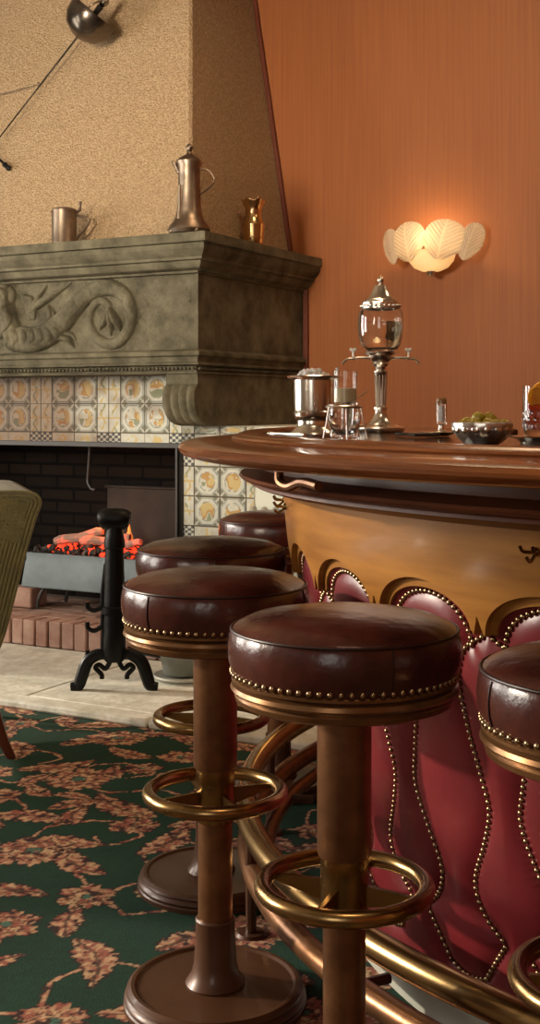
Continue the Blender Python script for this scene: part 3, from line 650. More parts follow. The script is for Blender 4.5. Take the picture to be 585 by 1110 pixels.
# radiator between chimney breast and bar
ra = thing('radiator', 'low pale column radiator in front of the white masonry right of the tiles', 'radiator', F(.28, .19, 0))
for k in range(5):
    MB().lathe([(0, .08), (.012, .08), (.019, .1), (.019, .69), (.012, .712), (0, .717)], F(.175+.055*k, .19, 0), 12).build('column', 'radiator', ra)
MB().fbox(.16, .41, .175, .205, .12, .15).build('rail', 'radiator', ra); MB().fbox(.16, .41, .175, .205, .62, .65).build('rail', 'radiator', ra)
for q in (.165, .385): MB().fbox(q, q+.02, .175, .205, 0, .125).build('foot', 'radiator', ra)
MB().fbox(.25, .27, .2, .256, .62, .64).build('wall_bracket', 'radiator', ra)
# ------------------------------------------------------------------ mantel vessels
MT = 1.892
def on_mantel(px, v):
    a, _ = pav(px, 250, v); return F(a, v, MT)
def scalep(p): return p.y/FPX
c = on_mantel(69.5, -.025); k = scalep(c); tk = thing('pewter_tankard', 'short plain pewter tankard with a flat lid on the mantel', 'tankard', c)
R_ = 13.5*k; Hh = 40*k
MB().lathe([(0, 0), (R_*1.02, 0), (R_*1.03, .006), (R_, .01), (R_*.98, Hh-.02), (R_*.98, Hh-.01), (R_*.92, Hh-.01), (R_*.9, .01), (0, .01)], c, 40).build('body', 'pewter', tk)
MB().lathe([(0, Hh+.004), (R_*.5, Hh+.001), (R_*.9, Hh-.006), (R_*1.03, Hh-.014), (R_*1.03, Hh-.02), (R_*.95, Hh-.018), (0, Hh-.01)], c, 40).build('lid', 'pewter', tk)
MB().tube(smoothpath([c+Vector((R_*.95, 0, Hh-.035)), c+Vector((R_*1.7, 0, Hh-.045)), c+Vector((R_*1.98, 0, Hh*.60)), c+Vector((R_*1.55, 0, Hh*.38)), c+Vector((R_*1.08, 0, Hh*.20)), c+Vector((R_*1.0, 0, Hh*.08)), c+Vector((R_*1.12, 0, Hh*.05))], 6), .006, 8).build('handle', 'pewter', tk)
MB().tube([c+Vector((R_*.95, 0, Hh-.022)), c+Vector((R_*1.25, 0, Hh-.012)), c+Vector((R_*1.3, 0, Hh+.012)), c+Vector((R_*1.27, 0, Hh+.028))], [.007, .008, .006, .009], 8).build('thumb_rest', 'pewter', tk)
c = on_mantel(205, -.03); k = scalep(c); fg = thing('pewter_flagon', 'tall pewter flagon with lid, spout and ball finial on the mantel corner', 'flagon', c)
h = lambda y: (247-y)*k
w = lambda x: x*k
MB().lathe([(0, h(246)), (w(21), h(246)), (w(23), h(242)), (w(22), h(238)), (w(16), h(231)), (w(13.5), h(222)), (w(12.4), h(205)), (w(11.8), h(185)), (w(12), h(174)), (w(13.2), h(171)), (w(13), h(168)), (w(11.6), h(169)), (w(11), h(222)), (0, h(235))], c, 44).build('body', 'pewter', fg)
MB().lathe([(w(14), h(171)), (w(14.4), h(168)), (w(11), h(164)), (w(5), h(161)), (w(3), h(159)), (w(2.6), h(157.5)), (0, h(157))], c, 32).build('lid', 'pewter', fg)
MB().ball(c+Vector((0, 0, h(153.2))), w(4.6), 14, 10, (.85, .85, 1.05)).ball(c+Vector((w(1.5), -w(2), h(152))), w(2.6), 10, 8).build('finial', 'pewter', fg)
MB().tube(smoothpath([c+Vector((-w(11), 0, h(180))), c+Vector((-w(14), 0, h(173))), c+Vector((-w(18.5), 0, h(167)))], 4), [w(4.5)]*3+[w(4)]*3+[w(3)]*2+[w(1.5)], 10, flat=.7).build('spout', 'pewter', fg)
MB().tube(smoothpath([c+Vector((w(11), 0, h(176))), c+Vector((w(20), 0, h(177))), c+Vector((w(26.5), 0, h(184))), c+Vector((w(26), 0, h(191))), c+Vector((w(18), 0, h(199))), c+Vector((w(11.5), 0, h(203)))], 6), w(1.1), 8).build('handle', 'pewter', fg)
for t in (PI*1.15, PI*1.65, PI*.1):
    p = c+Vector((w(20)*math.cos(t), w(20)*math.sin(t), h(244)))
    MB().ball(p, w(3.2), 10, 8).tube([p+Vector((-math.cos(t)*.01, -math.sin(t)*.01, 0)), c+Vector((w(17)*math.cos(t), w(17)*math.sin(t), h(230)))], [w(2.6), w(.8)], 8).build('foot', 'pewter', fg)
MB().tube(smoothpath([c+Vector((-w(9), -w(9), h(195))), c+Vector((-w(9.6), -w(9.6), h(206))), c+Vector((-w(9.6), -w(9.8), h(220))), c+Vector((-w(10.5), -w(11), h(231)))], 5), w(2.2), 8).build('relief_band', 'silver', fg)
c = on_mantel(274.5, .52); c.x += 0; k = scalep(c); vz = thing('gilt_beaker', 'small gilded metal beaker with scalloped rim behind the tall flagon', 'beaker', c)
# this vessel stands on the side return of the mantel
aa, _ = pav(274.5, 250, .52)
h = lambda y: (264-y)*k
prof = [(0, h(263)), (w(10), h(263)), (w(10.5), h(262)), (w(11), h(250)), (w(12), h(240)), (w(12.3), h(238)), (w(9), h(232)), (w(8.2), h(228)), (w(8.6), h(220)), (w(10.5), h(216)), (w(12), h(212)), (w(12.4), h(211))]
mb = MB(); n = 40; P = []
for i in range(n):
    t = 2*PI*i/n; P.append([c+Vector((r*math.cos(t)*(1+(.06*math.cos(6*t) if z > h(220) else 0)), r*math.sin(t)*(1+(.06*math.cos(6*t) if z > h(220) else 0)), z+(.006*math.cos(6*t) if z > h(214) else 0))) for r, z in prof])
mb.grid(P, close_u=True); mb.build('cup', 'gilt', vz, solid=.003)
MB().lathe([(w(10.6), h(254)), (w(11.4), h(253)), (w(11.4), h(251.5)), (w(10.8), h(251))], c, 32, ring=True).build('band', 'gilt', vz)
# ------------------------------------------------------------------ swords on the hood
def on_hood(px, py, gap):                          # point a little in front of the sloping plaster
    v = .3
    for _ in range(20):
        a, z = pav(px, py, v); v = hood(z)[2]-gap
    a, z = pav(px, py, v); return F(a, v, z)
g0 = on_hood(84, 40, .055)
sw = thing('fencing_sword', 'old fencing sword with dark bell guard hung point down on the hood', 'sword', g0)
tip = on_hood(-40, 200, .03); axis = (g0-tip).normalized()
MB().tube([tip+(g0-tip)*t for t in np.linspace(0, 1, 8)], np.linspace(.003, .0055, 8), 8).build('blade', 'guard', sw)
gp = [(r*1.3, z*1.3) for r, z in [(.006, -.012), (.03, -.006), (.066, .012), (.088, .045), (.094, .085), (.092, .098), (.088, .096), (.086, .085), (.08, .05), (.06, .02), (.006, 0)]]
ax = axis; sx = ax.cross(Vector((0, 0, 1))).normalized(); sy = sx.cross(ax)
def lathe_axis(mb, prof, c, n=40):
    P = [[c+(sx*math.cos(2*PI*i/n)+sy*math.sin(2*PI*i/n))*r+ax*z for r, z in prof] for i in range(n)]; mb.grid(P, close_u=True); return mb
g0b = on_hood(85, 38, .135)
lathe_axis(MB(), gp, g0b).build('bell_guard', 'guard', sw)
lathe_axis(MB(), [(0, .0), (.013, .0), (.016, .05), (.014, .12), (.016, .15), (.0, .155)], g0b+ax*.02, 14).build('grip', 'handlegrip', sw)
lathe_axis(MB(), [(0, .17), (.012, .172), (.022, .19), (.022, .205), (.012, .22), (0, .222)], g0b, 16).build('pommel', 'steel', sw)
MB().tube([g0b+ax*.06+sx*.11, g0b+ax*.062, g0b+ax*.06-sx*.11], [.009, .006, .009], 8).build('crossbar', 'steel', sw)
MB().tube(smoothpath([g0b+ax*.085+sx*.085, g0b+ax*.15+sx*.075, g0b+ax*.20+sx*.02], 6), .005, 8).build('knuckle_bow', 'steel', sw)
f0 = on_hood(40, 92, .02); f1 = on_hood(-120, 134, .03)
fo = thing('thin_foil_blade', 'thin fencing foil with a ring tip crossing the sword blade', 'foil', f0)
MB().tube([f0, f1], [.002, .004], 8).build('blade', 'guard', fo)
rg = [f0+(sx*math.cos(t)+Vector((0, 0, 1))*math.sin(t))*.011+(f0-f1).normalized()*.011 for t in np.linspace(0, 2*PI, 17)[:-1]]
MB().tube(rg, .0025, 6, closed=True).build('tip_ring', 'steel', fo)
f0 = on_hood(11, 184, .02); f1 = on_hood(-150, 30, .06)
fs = thing('iron_spear', 'dark iron weapon tip at the edge of the hood above the tankard', 'weapon', f0)
d = (f1-f0).normalized()
MB().tube([f0, f0+d*.012, f0+d*.03, f0+d*.05, f0+d*.06], [.005, .013, .011, .014, .007], 10).build('tip', 'iron', fs)
MB().tube([f0+d*.055, f1], [.006, .008], 8).build('shaft', 'iron', fs)
# ------------------------------------------------------------------ wall sconce
sc0 = F(*[pav(467, 262, WV-.10)[0], WV-.10, pav(467, 262, WV-.10)[1]]); ks = sc0.y/FPX
sn = thing('wall_sconce', 'lit wall sconce of four ribbed glass leaves on the brown wall', 'wall lamp', sc0)
n_out = -V
def leaf_sheet(cx, cy, hw, hh, tilt, bulge, swing, depth0):
    """ribbed leaf in the frame (U right, Z up, -V out)"""
    mb = MB(); n, m = 90, 96; P = []; vn = []
    for i in range(n+1):
        y = -1+2*i/n; row = []
        half = (1-abs(y)**2.6)**.5*(1 if y > 0 else (1-.45*(-y)**1.5))+.001
        for j in range(m+1):
            x = -1+2*j/m; X = x*half
            vs_ = math.sin((y*1.0-abs(X)*.85)*30) if abs(X) > .05 else 1.0; vein = .005*vs_; q_ = .86+.14*vs_*abs(vs_); vn.append((q_, .92*q_, .78*q_))
            px, py = X*hw, y*hh
            ct, st = math.cos(tilt), math.sin(tilt); qx, qy = px*ct-py*st, px*st+py*ct
            dep = depth0+bulge*(1-X*X*.9)*(1-.15*y*y)+vein*.55-.03*max(0, y)**2+.0
            dep += swing*qx
            row.append(sc0+U*(cx+qx)+Vector((0, 0, cy+qy))+n_out*dep)
        P.append(row)
    mb.grid(P); mb.paint_ = np.array(vn); return mb
K = ks/.86
leaf_sheet(-17.5*K, -1*ks, 19*K, 22*ks, .20, .055, .35, .045).build('glass_leaf', 'leafglass', sn, solid=.003, fixn=False, angle=80, paint=True)
leaf_sheet(17.5*K, -1*ks, 19*K, 22*ks, -.20, .055, -.35, .045).build('glass_leaf', 'leafglass', sn, solid=.003, fixn=False, angle=80, paint=True)
leaf_sheet(-39*K, -3*ks, 10*K, 21*ks, .30, .03, .5, .0).build('glass_leaf', 'leafglass', sn, solid=.003, fixn=False, angle=80, paint=True)
leaf_sheet(39*K, -3*ks, 10*K, 21*ks, -.30, .03, -.5, .0).build('glass_leaf', 'leafglass', sn, solid=.003, fixn=False, angle=80, paint=True)
pb = [(.004, -32*ks), (10*ks, -31.5*ks), (18*ks, -28*ks), (24*ks, -21*ks), (26*ks, -14*ks), (26*ks, -11*ks)]
gbm = MB().lathe(pb, sc0, 40); gbm.build('glass_bowl', 'leafglass', sn, solid=.004, fixn=False, paint=np.tile((.95, .86, .70), (len(gbm.v), 1)))
MB().lathe([(0, -37*ks), (3*ks, -37*ks), (4.5*ks, -35*ks), (5*ks, -32*ks), (4*ks, -31*ks), (0, -31*ks)], sc0, 20).build('finial', 'silver', sn)
pl = MB(); pl.prism([sc0+V*.085+U*(x*.07)+Vector((0, 0, y*.10)) for x, y in [(math.cos(t), math.sin(t)) for t in np.linspace(0, 2*PI, 25)[:-1]]], V*.0148); pl.build('back_plate', 'brass', sn)
MB().tube([sc0+V*.09+Vector((0, 0, -.08)), sc0+V*.04+Vector((0, 0, -.10)), sc0+Vector((0, 0, -.10))], .008, 8).tube([sc0+Vector((0, 0, -32*ks)), sc0+Vector((0, 0, -.045))], .012, 10).build('arm', 'brass', sn)
MB().ball(sc0+n_out*.02+Vector((0, 0, -.01)), .026, 14, 10, (1, 1, 1.3)).build('bulb', 'bulb', sn)
l = bpy.data.lights.new('sconce_light', 'POINT'); l.energy = 4.2; l.color = (1, .74, .46); l.shadow_soft_size = .03
o = bpy.data.objects.new('sconce_light', l); col.objects.link(o); o.location = sc0+n_out*.055+Vector((0, 0, .01))
# ------------------------------------------------------------------ the bar
BC = Vector((1.447, 2.905, 0)); b0, b1 = math.radians(138), math.radians(345)
bar = thing('bar_counter', 'curved wooden bar with golden oak apron and red leather front', 'bar', BC)
def arc(prof, **kw): return MB().lathe(prof, BC, kw.get('n', 160), b0, b1, ring=kw.get('ring', True), grain=True)
def endcaps(mb, prof):
    for t in (b0, b1):
        mb.add([BC+Vector((r*math.cos(t), r*math.sin(t), z)) for r, z in prof], [tuple(range(len(prof)))], [(0, 0, 0)]*len(prof))
    return mb
def bararc(name, prof, mat, n=160, parent=bar, **kw):
    mb = arc(prof, n=n); endcaps(mb, prof); return mb.build(name, mat, parent, **kw)
top = [(1.48, 1.046), (1.60, 1.040), (1.63, 1.041), (1.650, 1.047), (1.659, 1.056), (1.660, 1.062), (1.655, 1.070), (1.642, 1.075), (1.60, 1.078), (1.54, 1.080), (1.48, 1.080)]
bararc('counter_edge', top, 'mahog')
bararc('raised_moulding', [(1.47, 1.078), (1.535, 1.0785), (1.538, 1.083), (1.534, 1.087), (1.528, 1.0875), (1.522, 1.091), (1.510, 1.095), (1.495, 1.095), (1.486, 1.0915), (1.47, 1.090)], 'mahog')
bararc('worktop', [(.98, 1.050), (1.50, 1.050), (1.50, 1.0885), (.985, 1.0885), (.98, 1.085)], 'mahogd')
bararc('under_moulding', [(1.38, 1.048), (1.47, 1.048), (1.465, 1.03), (1.47, 1.012), (1.50, 1.004), (1.516, 1.0), (1.520, .995), (1.514, .989), (1.498, .987), (1.492, .983), (1.494, .977), (1.484, .972), (1.460, .966), (1.430, .960), (1.40, .956), (1.38, .956)], 'mahogm')
def Rl(z): return 1.385-.14*(.85-z)
PER = 11.65; AC = 212.2
def ureld(az): return (az-AC+PER/2) % PER-PER/2      # offset from the nearest arch centre, degrees
def apron_edge(u, hw, ztop, zcusp, spade=True):
    x = abs(u)
    e = zcusp+(ztop-zcusp)*math.sqrt(max(0, 1-(x/hw)**2)) if x < hw else zcusp
    if spade and PER/2-x < .42: e = max(e, zcusp+.004+.034*(1-((PER/2-x)/.42)**.8))
    return e
def apron(name, hw, ztop, zcusp, dr0, dr1, mat, zupper, spade):
    naz = 1400; mb = MB(); P = []; G = []
    for i in range(naz+1):
        az = math.degrees(b0)+(math.degrees(b1-b0))*i/naz; e = apron_edge(ureld(az), hw, ztop, zcusp, spade); t = math.radians(az); row = []; g = []
        for k in range(9):
            z = zupper+(e-zupper)*k/8; bul = .006*math.sin(PI*min(1, max(0, (zupper-z)/.3))) ; r = Rl(z)+dr1+bul
            row.append(BC+Vector((r*math.cos(t), r*math.sin(t), z))); g.append((t*1.4, z, 0))
        for r, z in ((Rl(e)+dr0, e), (Rl(zupper)+dr0, zupper)):
            row.append(BC+Vector((r*math.cos(t), r*math.sin(t), z))); g.append((t*1.4, z, 0))
        P.append(row); G.append(g)
    mb.grid(P, g=G); return mb.build(name, mat, bar, angle=40)
apron('oak_apron', 5.25, .853, .772, .004, .016, 'oak', .965, True)
apron('arch_band', 4.6, .836, .775, -.02, .003, 'oak', .945, True)
# leather, padded between the nail lines
HZs = [.136, .175, .205, .222, .25, .285, .325, .39, .456, .517, .594, .673, .721, .747, .765, .775]
HUs = [3.7, 2.5, 1.55, 1.3, 2.8, 3.7, 3.7, 2.4, 1.5, 2.0, 2.8, 3.3, 2.8, 1.9, .5, .0]
def bulbline(sg, n=60):
    pts = smoothpath([(u, z, 0) for u, z in zip(HUs, HZs)], 6); return [(sg*p.x, p.y) for p in pts]
def archline(): return [(4.25*math.sin(t), .748+.080*math.cos(t)) for t in np.linspace(-1.62, 1.62, 60)]
def lines(az_c):      # nail lines for the arch at az_c and the neck on its right, as (az, z)
    L = [[(az_c+u, z) for u, z in archline()]]
    for sg in (-1, 1): L.append([(az_c+PER/2+u, z) for u, z in bulbline(sg)])
    L.append([(az_c-PER/2+3.7+(PER-7.4)*t, .136-.012*math.sin(PI*t)) for t in np.linspace(0, 1, 20)])
    return L
def leather():
    naz, nz = 900, 240; az = np.linspace(math.degrees(b0), math.degrees(b1), naz); zs = np.linspace(.082, .86, nz); zl = np.array(zs)
    # distance field on one period
    m = 120; u = np.linspace(-PER/2, PER/2, m); D = np.full((m, nz), 9.)
    for base in (-PER, 0, PER):
        for ln in lines(base):
            p = np.array(ln)
            for x, z in p: D = np.minimum(D, np.hypot((u[:, None]-x)*.0235, zs[None, :]-z))
    pad = .016*(1-np.exp(-(D/.022)**1.0))
    P = []
    for i in range(naz):
        t = math.radians(az[i]); uu = ureld(az[i]); k = (uu+PER/2)/PER*(m-1); k0 = int(min(m-2, k)); f = k-k0
        pr = pad[k0]*(1-f)+pad[k0+1]*f; c, s = math.cos(t), math.sin(t)
        P.append([(BC.x+(Rl(z)-.004+q)*c, BC.y+(Rl(z)-.004+q)*s, z) for z, q in zip(zs, pr)])
    return MB().grid(P).build('leather_front', 'redleather', bar, angle=80, fixn=False)
lf = leather()
nh = None
for kk in range(-3, 5):
    azc = AC+PER*kk; mb = MB()
    for ln in lines(azc):
        pts = [Vector((BC.x+(Rl(z)+.001)*math.cos(math.radians(a)), BC.y+(Rl(z)+.001)*math.sin(math.radians(a)), z)) for a, z in ln]
        acc = 0.0; nxt = 0.0
        for p, q in zip(pts, pts[1:]):
            L = (q-p).length
            while nxt <= acc+L:
                w_ = p.lerp(q, (nxt-acc)/max(L, 1e-9)); nr = Vector((w_.x-BC.x, w_.y-BC.y, 0)).normalized(); mb.stud(w_, nr, .0050); nxt += .0122
            acc += L
    mb.build('nailhead_trim', 'stud', lf)
bararc('plinth', [(1.24, 0), (1.292, 0), (1.292, .06), (1.285, .075), (1.275, .082), (1.24, .082)], 'saucer')
bararc('inner_carcass', [(1.20, .0), (1.238, .0), (1.36, .945), (1.36, 1.049), (1.20, 1.049)], 'darkwood')
# purse hooks
def purse_hook(az, z, s=1.0):
    t = math.radians(az); n = Vector((math.cos(t), math.sin(t), 0)); p = BC+n*(Rl(z)+.019)+Vector((0, 0, z)); zv = Vector((0, 0, 1)); tg = Vector((-math.sin(t), math.cos(t), 0))
    mb = MB().ball(p, .008, 10, 8)
    for sg in (-1, 1): mb.tube(smoothpath([p, p+n*.012+tg*sg*.005, p+n*.022+tg*sg*.010+zv*.002, p+n*.027+tg*sg*.012+zv*.010], 5), .003, 8)
    mb.tube(smoothpath([p, p+n*.010-zv*.010, p+n*.018-zv*.014, p+n*.026-zv*.007], 5), .003, 8); mb.build('purse_hook', 'brass', bar)
for az in (176, 184, 223.4): purse_hook(az, .925)
# looped brass bracket below the counter edge
p0, p1 = at(303, 511, 2.28), at(345, 527, 2.145)
MB().tube(smoothpath([p0+Vector((0, 0, .01)), p0+Vector((.0, -.005, -.018)), p0.lerp(p1, .25)+Vector((0, 0, -.022)), p0.lerp(p1, .6)+Vector((0, 0, -.004)), p1], 6), .009, 10).build('under_hook', 'copper', bar)
# foot rails
rl = thing('foot_rail', 'thick brass foot rail curving round the base of the bar', 'foot rail', BC)
def ringtube(R_, z, r): return MB().tube([BC+Vector((R_*math.cos(t), R_*math.sin(t), z)) for t in np.linspace(math.radians(140), b1, 140)], r, 18)
ringtube(1.505, .235, .026).build('upper_rail', 'railbrass', rl)
ringtube(1.50, .135, .024).build('lower_rail', 'copper', rl)
ringtube(1.455, .095, .018).build('inner_rail', 'copper', rl)
for az in (164, 188.5, 207.6, 224.7, 246, 266, 300):
    t = math.radians(az); n = Vector((math.cos(t), math.sin(t), 0)); q = BC+n*1.505
    MB().tube([q+Vector((0, 0, .235)), q+Vector((0, 0, .0))], [.014, .012], 10).tube([q+Vector((0, 0, .006)), q], [.03, .035], 14).tube([q+Vector((0, 0, .10)), BC+n*1.385+Vector((0, 0, .10))], .010, 10).build('bracket', 'darkbronze', rl)
# ------------------------------------------------------------------ bar stools
def make_stool():
    t = thing('bar_stool', '', 'bar stool', (0, 0, 0), 'bar stools round the curved bar')
    O = (0, 0, 0)
    MB().lathe([(0, .836), (.06, .835), (.11, .8315), (.148, .8245), (.168, .8155), (.1745, .8105), (.1775, .806), (.180, .797), (.182, .780), (.181, .763), (.177, .748), (.172, .738), (.0, .738)], O, 72).build('seat_cushion', 'leather', t, angle=60)
    sm = MB().tube([Vector((.1765*math.cos(a), .1765*math.sin(a), .8095)) for a in np.linspace(0, 2*PI, 73)[:-1]], .0024, 8, closed=True)
    for a in (1.0, 3.1, 5.05): sm.tube([Vector((r*math.cos(a), r*math.sin(a), z)) for r, z in ((.178, .806), (.181, .797), (.183, .780), (.182, .763), (.178, .748))], .0011, 6)
    sm.build('seat_piping', 'seam', t)
    MB().lathe([(0, .739), (.172, .739), (.176, .736), (.176, .732), (.170, .729), (.176, .725), (.178, .719), (.174, .714), (.169, .712), (.172, .708), (.170, .700), (.162, .696), (.0, .694)], O, 72).build('seat_ring', 'ringwood', t, angle=30)
    nb = MB(); n = 72
    for i in range(n):
        a = 2*PI*i/n; nb.stud((.1755*math.cos(a), .1755*math.sin(a), .7435), (math.cos(a), math.sin(a), 0), .0048)
    nb.build('nailhead_trim', 'stud', t)
    MB().lathe([(0, .702), (.0425, .702), (.0425, .46), (.041, .455), (0, .455)], O, 40).build('upper_sleeve', 'copper', t)
    MB().lathe([(0, .456), (.0375, .456), (.0375, .36), (.036, .352), (0, .352)], O, 40).build('collar', 'brass', t)
    MB().lathe([(0, .353), (.0335, .353), (.0335, .16), (0, .16)], O, 40).build('lower_column', 'copper', t)
    MB().lathe([(0, .165), (.036, .165), (.039, .161), (.038, .155), (.0385, .12), (.042, .075), (.047, .056), (.054, .046), (.058, .040), (.056, .034), (0, .034)], O, 40).build('base_socket', 'darkbronze', t)
    MB().lathe([(0, .037), (.060, .037), (.15, .036), (.156, .040), (.163, .040), (.170, .035), (.172, .030), (.169, .027), (.174, .023), (.176, .018), (.174, .012), (.177, .009), (.177, .0), (0, 0)], O, 72).build('base', 'darkbronze', t, angle=30)
    MB().tube([Vector((.128*math.cos(a), .128*math.sin(a), .406)) for a in np.linspace(0, 2*PI, 65)[:-1]], .0135, 16, closed=True).build('foot_ring', 'railbrass', t)
    for k in range(4):
        a = PI/4+PI/2*k+.35; d = Vector((math.cos(a), math.sin(a), 0)); w = Vector((-d.y, d.x, 0))*.004
        pts = [d*.034+Vector((0, 0, .378)), d*.120+Vector((0, 0, .398)), d*.120+Vector((0, 0, .407)), d*.034+Vector((0, 0, .412))]
        MB().prism([p-w for p in pts], w*2).build('spoke', 'brass', t, smooth=False)
    return t
st = make_stool()
spots = [(.453, 1.60, .3, 'rightmost bar stool, its pale grey sheen seat cut by the photo edge'),
         (.116, 1.916, 0, 'bar stool whose whole seat shows in front of the red arched panels'),
         (-.106, 2.38, .9, 'bar stool left of centre whose round base stands fully on the carpet'),
         (-.141, 2.956, 1.7, 'bar stool beside the black andiron, seat partly behind the next stool'),
         (.025, 3.72, 2.6, 'furthest bar stool, small dark seat before the tiled jamb')]
for i, (x, y, rz, lab) in enumerate(spots):
    if i == 0: st.location = (x, y, 0); st.rotation_euler = (0, 0, rz); st['label'] = lab
    else: dup(st, (x, y, 0), lab, rz=rz)
# ------------------------------------------------------------------ things on the bar
ZT = 1.0892
def spot(px, Y): p = at(px, 440, Y); return Vector((p.x, p.y, ZT))
# absinthe fountain
Yf = 3.12; c = spot(412.5, Yf); k = Yf/FPX
ft = thing('water_fountain', 'tall silver and glass drip fountain with two taps on the bar', 'fountain', c)
yb = HZ+(HC-ZT)/k
h = lambda y: (468.5-y)*k*1.0
W = lambda x: x*k
MB().lathe([(0, 0), (W(25), 0), (W(26), h(467)), (W(26), h(464)), (W(23.5), h(462.5)), (W(20), h(462)), (W(14), h(459)), (W(9), h(454)), (W(6.5), h(448)), (W(6), h(445)), (W(7.5), h(444)), (W(7.5), h(442)), (W(4.8), h(440)), (W(5), h(425)), (W(6), h(408)), (W(7.4), h(406)), (W(7.6), h(403)), (W(5.5), h(401)), (W(6), h(398)), (W(9), h(395.5)), (W(8), h(393)), (W(11), h(391)), (W(13), h(386)), (W(17), h(384)), (W(17.5), h(382)), (W(14), h(380.5)), (0, h(380))], c, 44).build('stand', 'silver', ft)
for q in range(10):
    a = 2*PI*q/10; MB  # fluted stem ribs
rb = MB()
for q in range(10):
    a = 2*PI*q/10; rb.tube([c+Vector((W(4.9)*math.cos(a), W(4.9)*math.sin(a), h(440))), c+Vector((W(6.1)*math.cos(a), W(6.1)*math.sin(a), h(407)))], W(.9), 6)
rb.build('stem_fluting', 'silver', ft)
MB().lathe([(0, h(380.5)), (W(13), h(380.5)), (W(18), h(379)), (W(21.5), h(374)), (W(23.5), h(366)), (W(24.4), h(355)), (W(24.4), h(346)), (W(23.5), h(339)), (W(21), h(335)), (W(20.2), h(335)), (W(22.4), h(340)), (W(23.3), h(346)), (W(23.3), h(355)), (W(22.4), h(366)), (W(20.5), h(373.5)), (W(17), h(377.5)), (0, h(378.5))], c, 48).build('glass_globe', 'glass', ft)
MB().lathe([(0, h(378)), (W(16.8), h(377.2)), (W(20.3), h(373.2)), (W(22.2), h(366)), (W(23.1), h(356)), (W(23.0), h(350)), (0, h(350))], c, 40).build('water', 'water', ft)
MB().lathe([(W(19), h(337)), (W(21), h(336)), (W(21), h(329)), (W(19.5), h(328)), (W(19), h(326.5)), (W(16), h(325)), (W(12), h(321)), (W(9), h(315)), (W(6.5), h(310)), (W(3), h(308.5)), (W(2), h(307.5)), (W(3.4), h(305.5)), (W(3.6), h(303.5)), (W(2.6), h(301.5)), (W(1.2), h(300)), (0, h(299.5))], c, 40).build('lid', 'silver', ft)
bdm = MB()
for q in range(26):
    a = 2*PI*q/26; bdm.ball(c+Vector((W(21)*math.cos(a), W(21)*math.sin(a), h(332.5))), W(1.8), 8, 6)
bdm.build('lid_beading', 'silver', ft)
for sg in (-1, 1):
    tp = MB().tube(smoothpath([c+Vector((sg*W(9), 0, h(389))), c+Vector((sg*W(20), 0, h(388))), c+Vector((sg*W(29), 0, h(389))), c+Vector((sg*W(37), 0, h(390))), c+Vector((sg*W(42), 0, h(395)))], 5), [W(1.6)]*9+[W(1.3)]*8, 10)
    tp.ball(c+Vector((sg*W(29), 0, h(388.5))), W(2.6), 10, 8); tpo = tp.build('tap', 'silver', ft)
    q = c+Vector((sg*W(30), 0, 0))
    MB().tube([q+Vector((0, 0, h(387))), q+Vector((0, 0, h(381.5)))], W(1.1), 8).ball(q+Vector((-W(2), 0, h(379.3))), W(1.9), 10, 8).ball(q+Vector((W(2), 0, h(379.3))), W(1.9), 10, 8).ball(q+Vector((0, 0, h(380.5))), W(1.8), 10, 8).build('tap_handle', 'porcelain', tpo)
# ice bucket
Yi = 2.64; c = spot(339, Yi); k = Yi/FPX; W = lambda x: x*k; h = lambda y: (473-y)*k
ib = thing('ice_bucket', 'silver ice bucket with wide rim heaped with crushed ice', 'ice bucket', c)
MB().lathe([(0, 0), (W(25), 0), (W(25.5), h(470)), (W(24), h(467)), (W(19), h(464)), (W(17), h(460)), (W(17), h(456)), (W(19.5), h(453)), (W(20.5), h(450)), (W(21), h(446.5)), (W(19.6), h(445)), (W(20), h(440)), (W(20.6), h(412)), (W(22), h(411)), (W(27), h(409.5)), (W(28), h(408)), (W(26), h(407)), (W(20), h(408.5)), (W(19), h(412)), (W(18.4), h(440)), (0, h(442))], c, 48).build('body', 'silver', ib)
ic = MB(); ri = random.Random(5)
for i in range(170):
    r = W(19)*math.sqrt(ri.random()); a = ri.uniform(0, 2*PI); hh = h(411)+(h(398)-h(410))*(1-(r/W(20))**2)*ri.uniform(.35, 1)
    rot = Matrix.Rotation(ri.uniform(0, 3), 3, Vector((ri.random(), ri.random(), .2)).normalized())
    ic.ball(c+Vector((r*math.cos(a), r*math.sin(a), hh)), W(ri.uniform(1.8, 3.2)), 6, 4, (1, .9, .8), rot)
tag(ic.build('crushed_ice', 'ice', None, smooth=False), 'crushed ice heaped in the silver ice bucket', 'ice', kind='stuff')
# tongs beside the bucket
p0 = spot(292, 2.64); p1 = spot(330, 2.50); zt = Vector((0, 0, .006))
tag(MB().tube([p0+zt, p0.lerp(p1, .06)+zt, p0.lerp(p1, .15)+zt, p0.lerp(p1, .5)+zt, p0.lerp(p1, .9)+zt, p1+zt], [.003, .0055, .004, .0036, .0055, .0045], 10).ball(p0+zt+Vector((0, .005, 0)), .0055, 10, 8).ball(p0+zt+Vector((0, -.005, 0)), .0055, 10, 8).build('serving_spoon', 'silver'),
    'silver bone-ended handle lying on the bar beside the ice bucket', 'cutlery')
# tall glass with wax
Yg = 2.72; c = spot(374, Yg); k = Yg/FPX; W = lambda x: x*k; h = lambda y: (472-y)*k
tg = thing('tall_candle_glass', 'straight clear glass half filled with cream wax behind the tripod glass', 'candle glass', c)
MB().lathe([(0, 0), (W(12.5), 0), (W(13), h(470)), (W(13.2), h(402)), (W(12.5), h(402)), (W(12.3), h(436)), (0, h(437))], c, 36).build('glass', 'glass', tg)
MB().lathe([(0, h(436)), (W(12.1), h(435.6)), (W(12.1), h(421)), (0, h(420))], c, 32).build('wax', 'wax', tg)
MB().tube([c+Vector((-W(8), 0, h(420))), c+Vector((-W(8.4), -W(1), h(403))), c+Vector((-W(9), -W(1), h(398.5)))], [W(.8), W(.8), W(2.2)], 8).build('wick_stick', 'porcelain', tg)
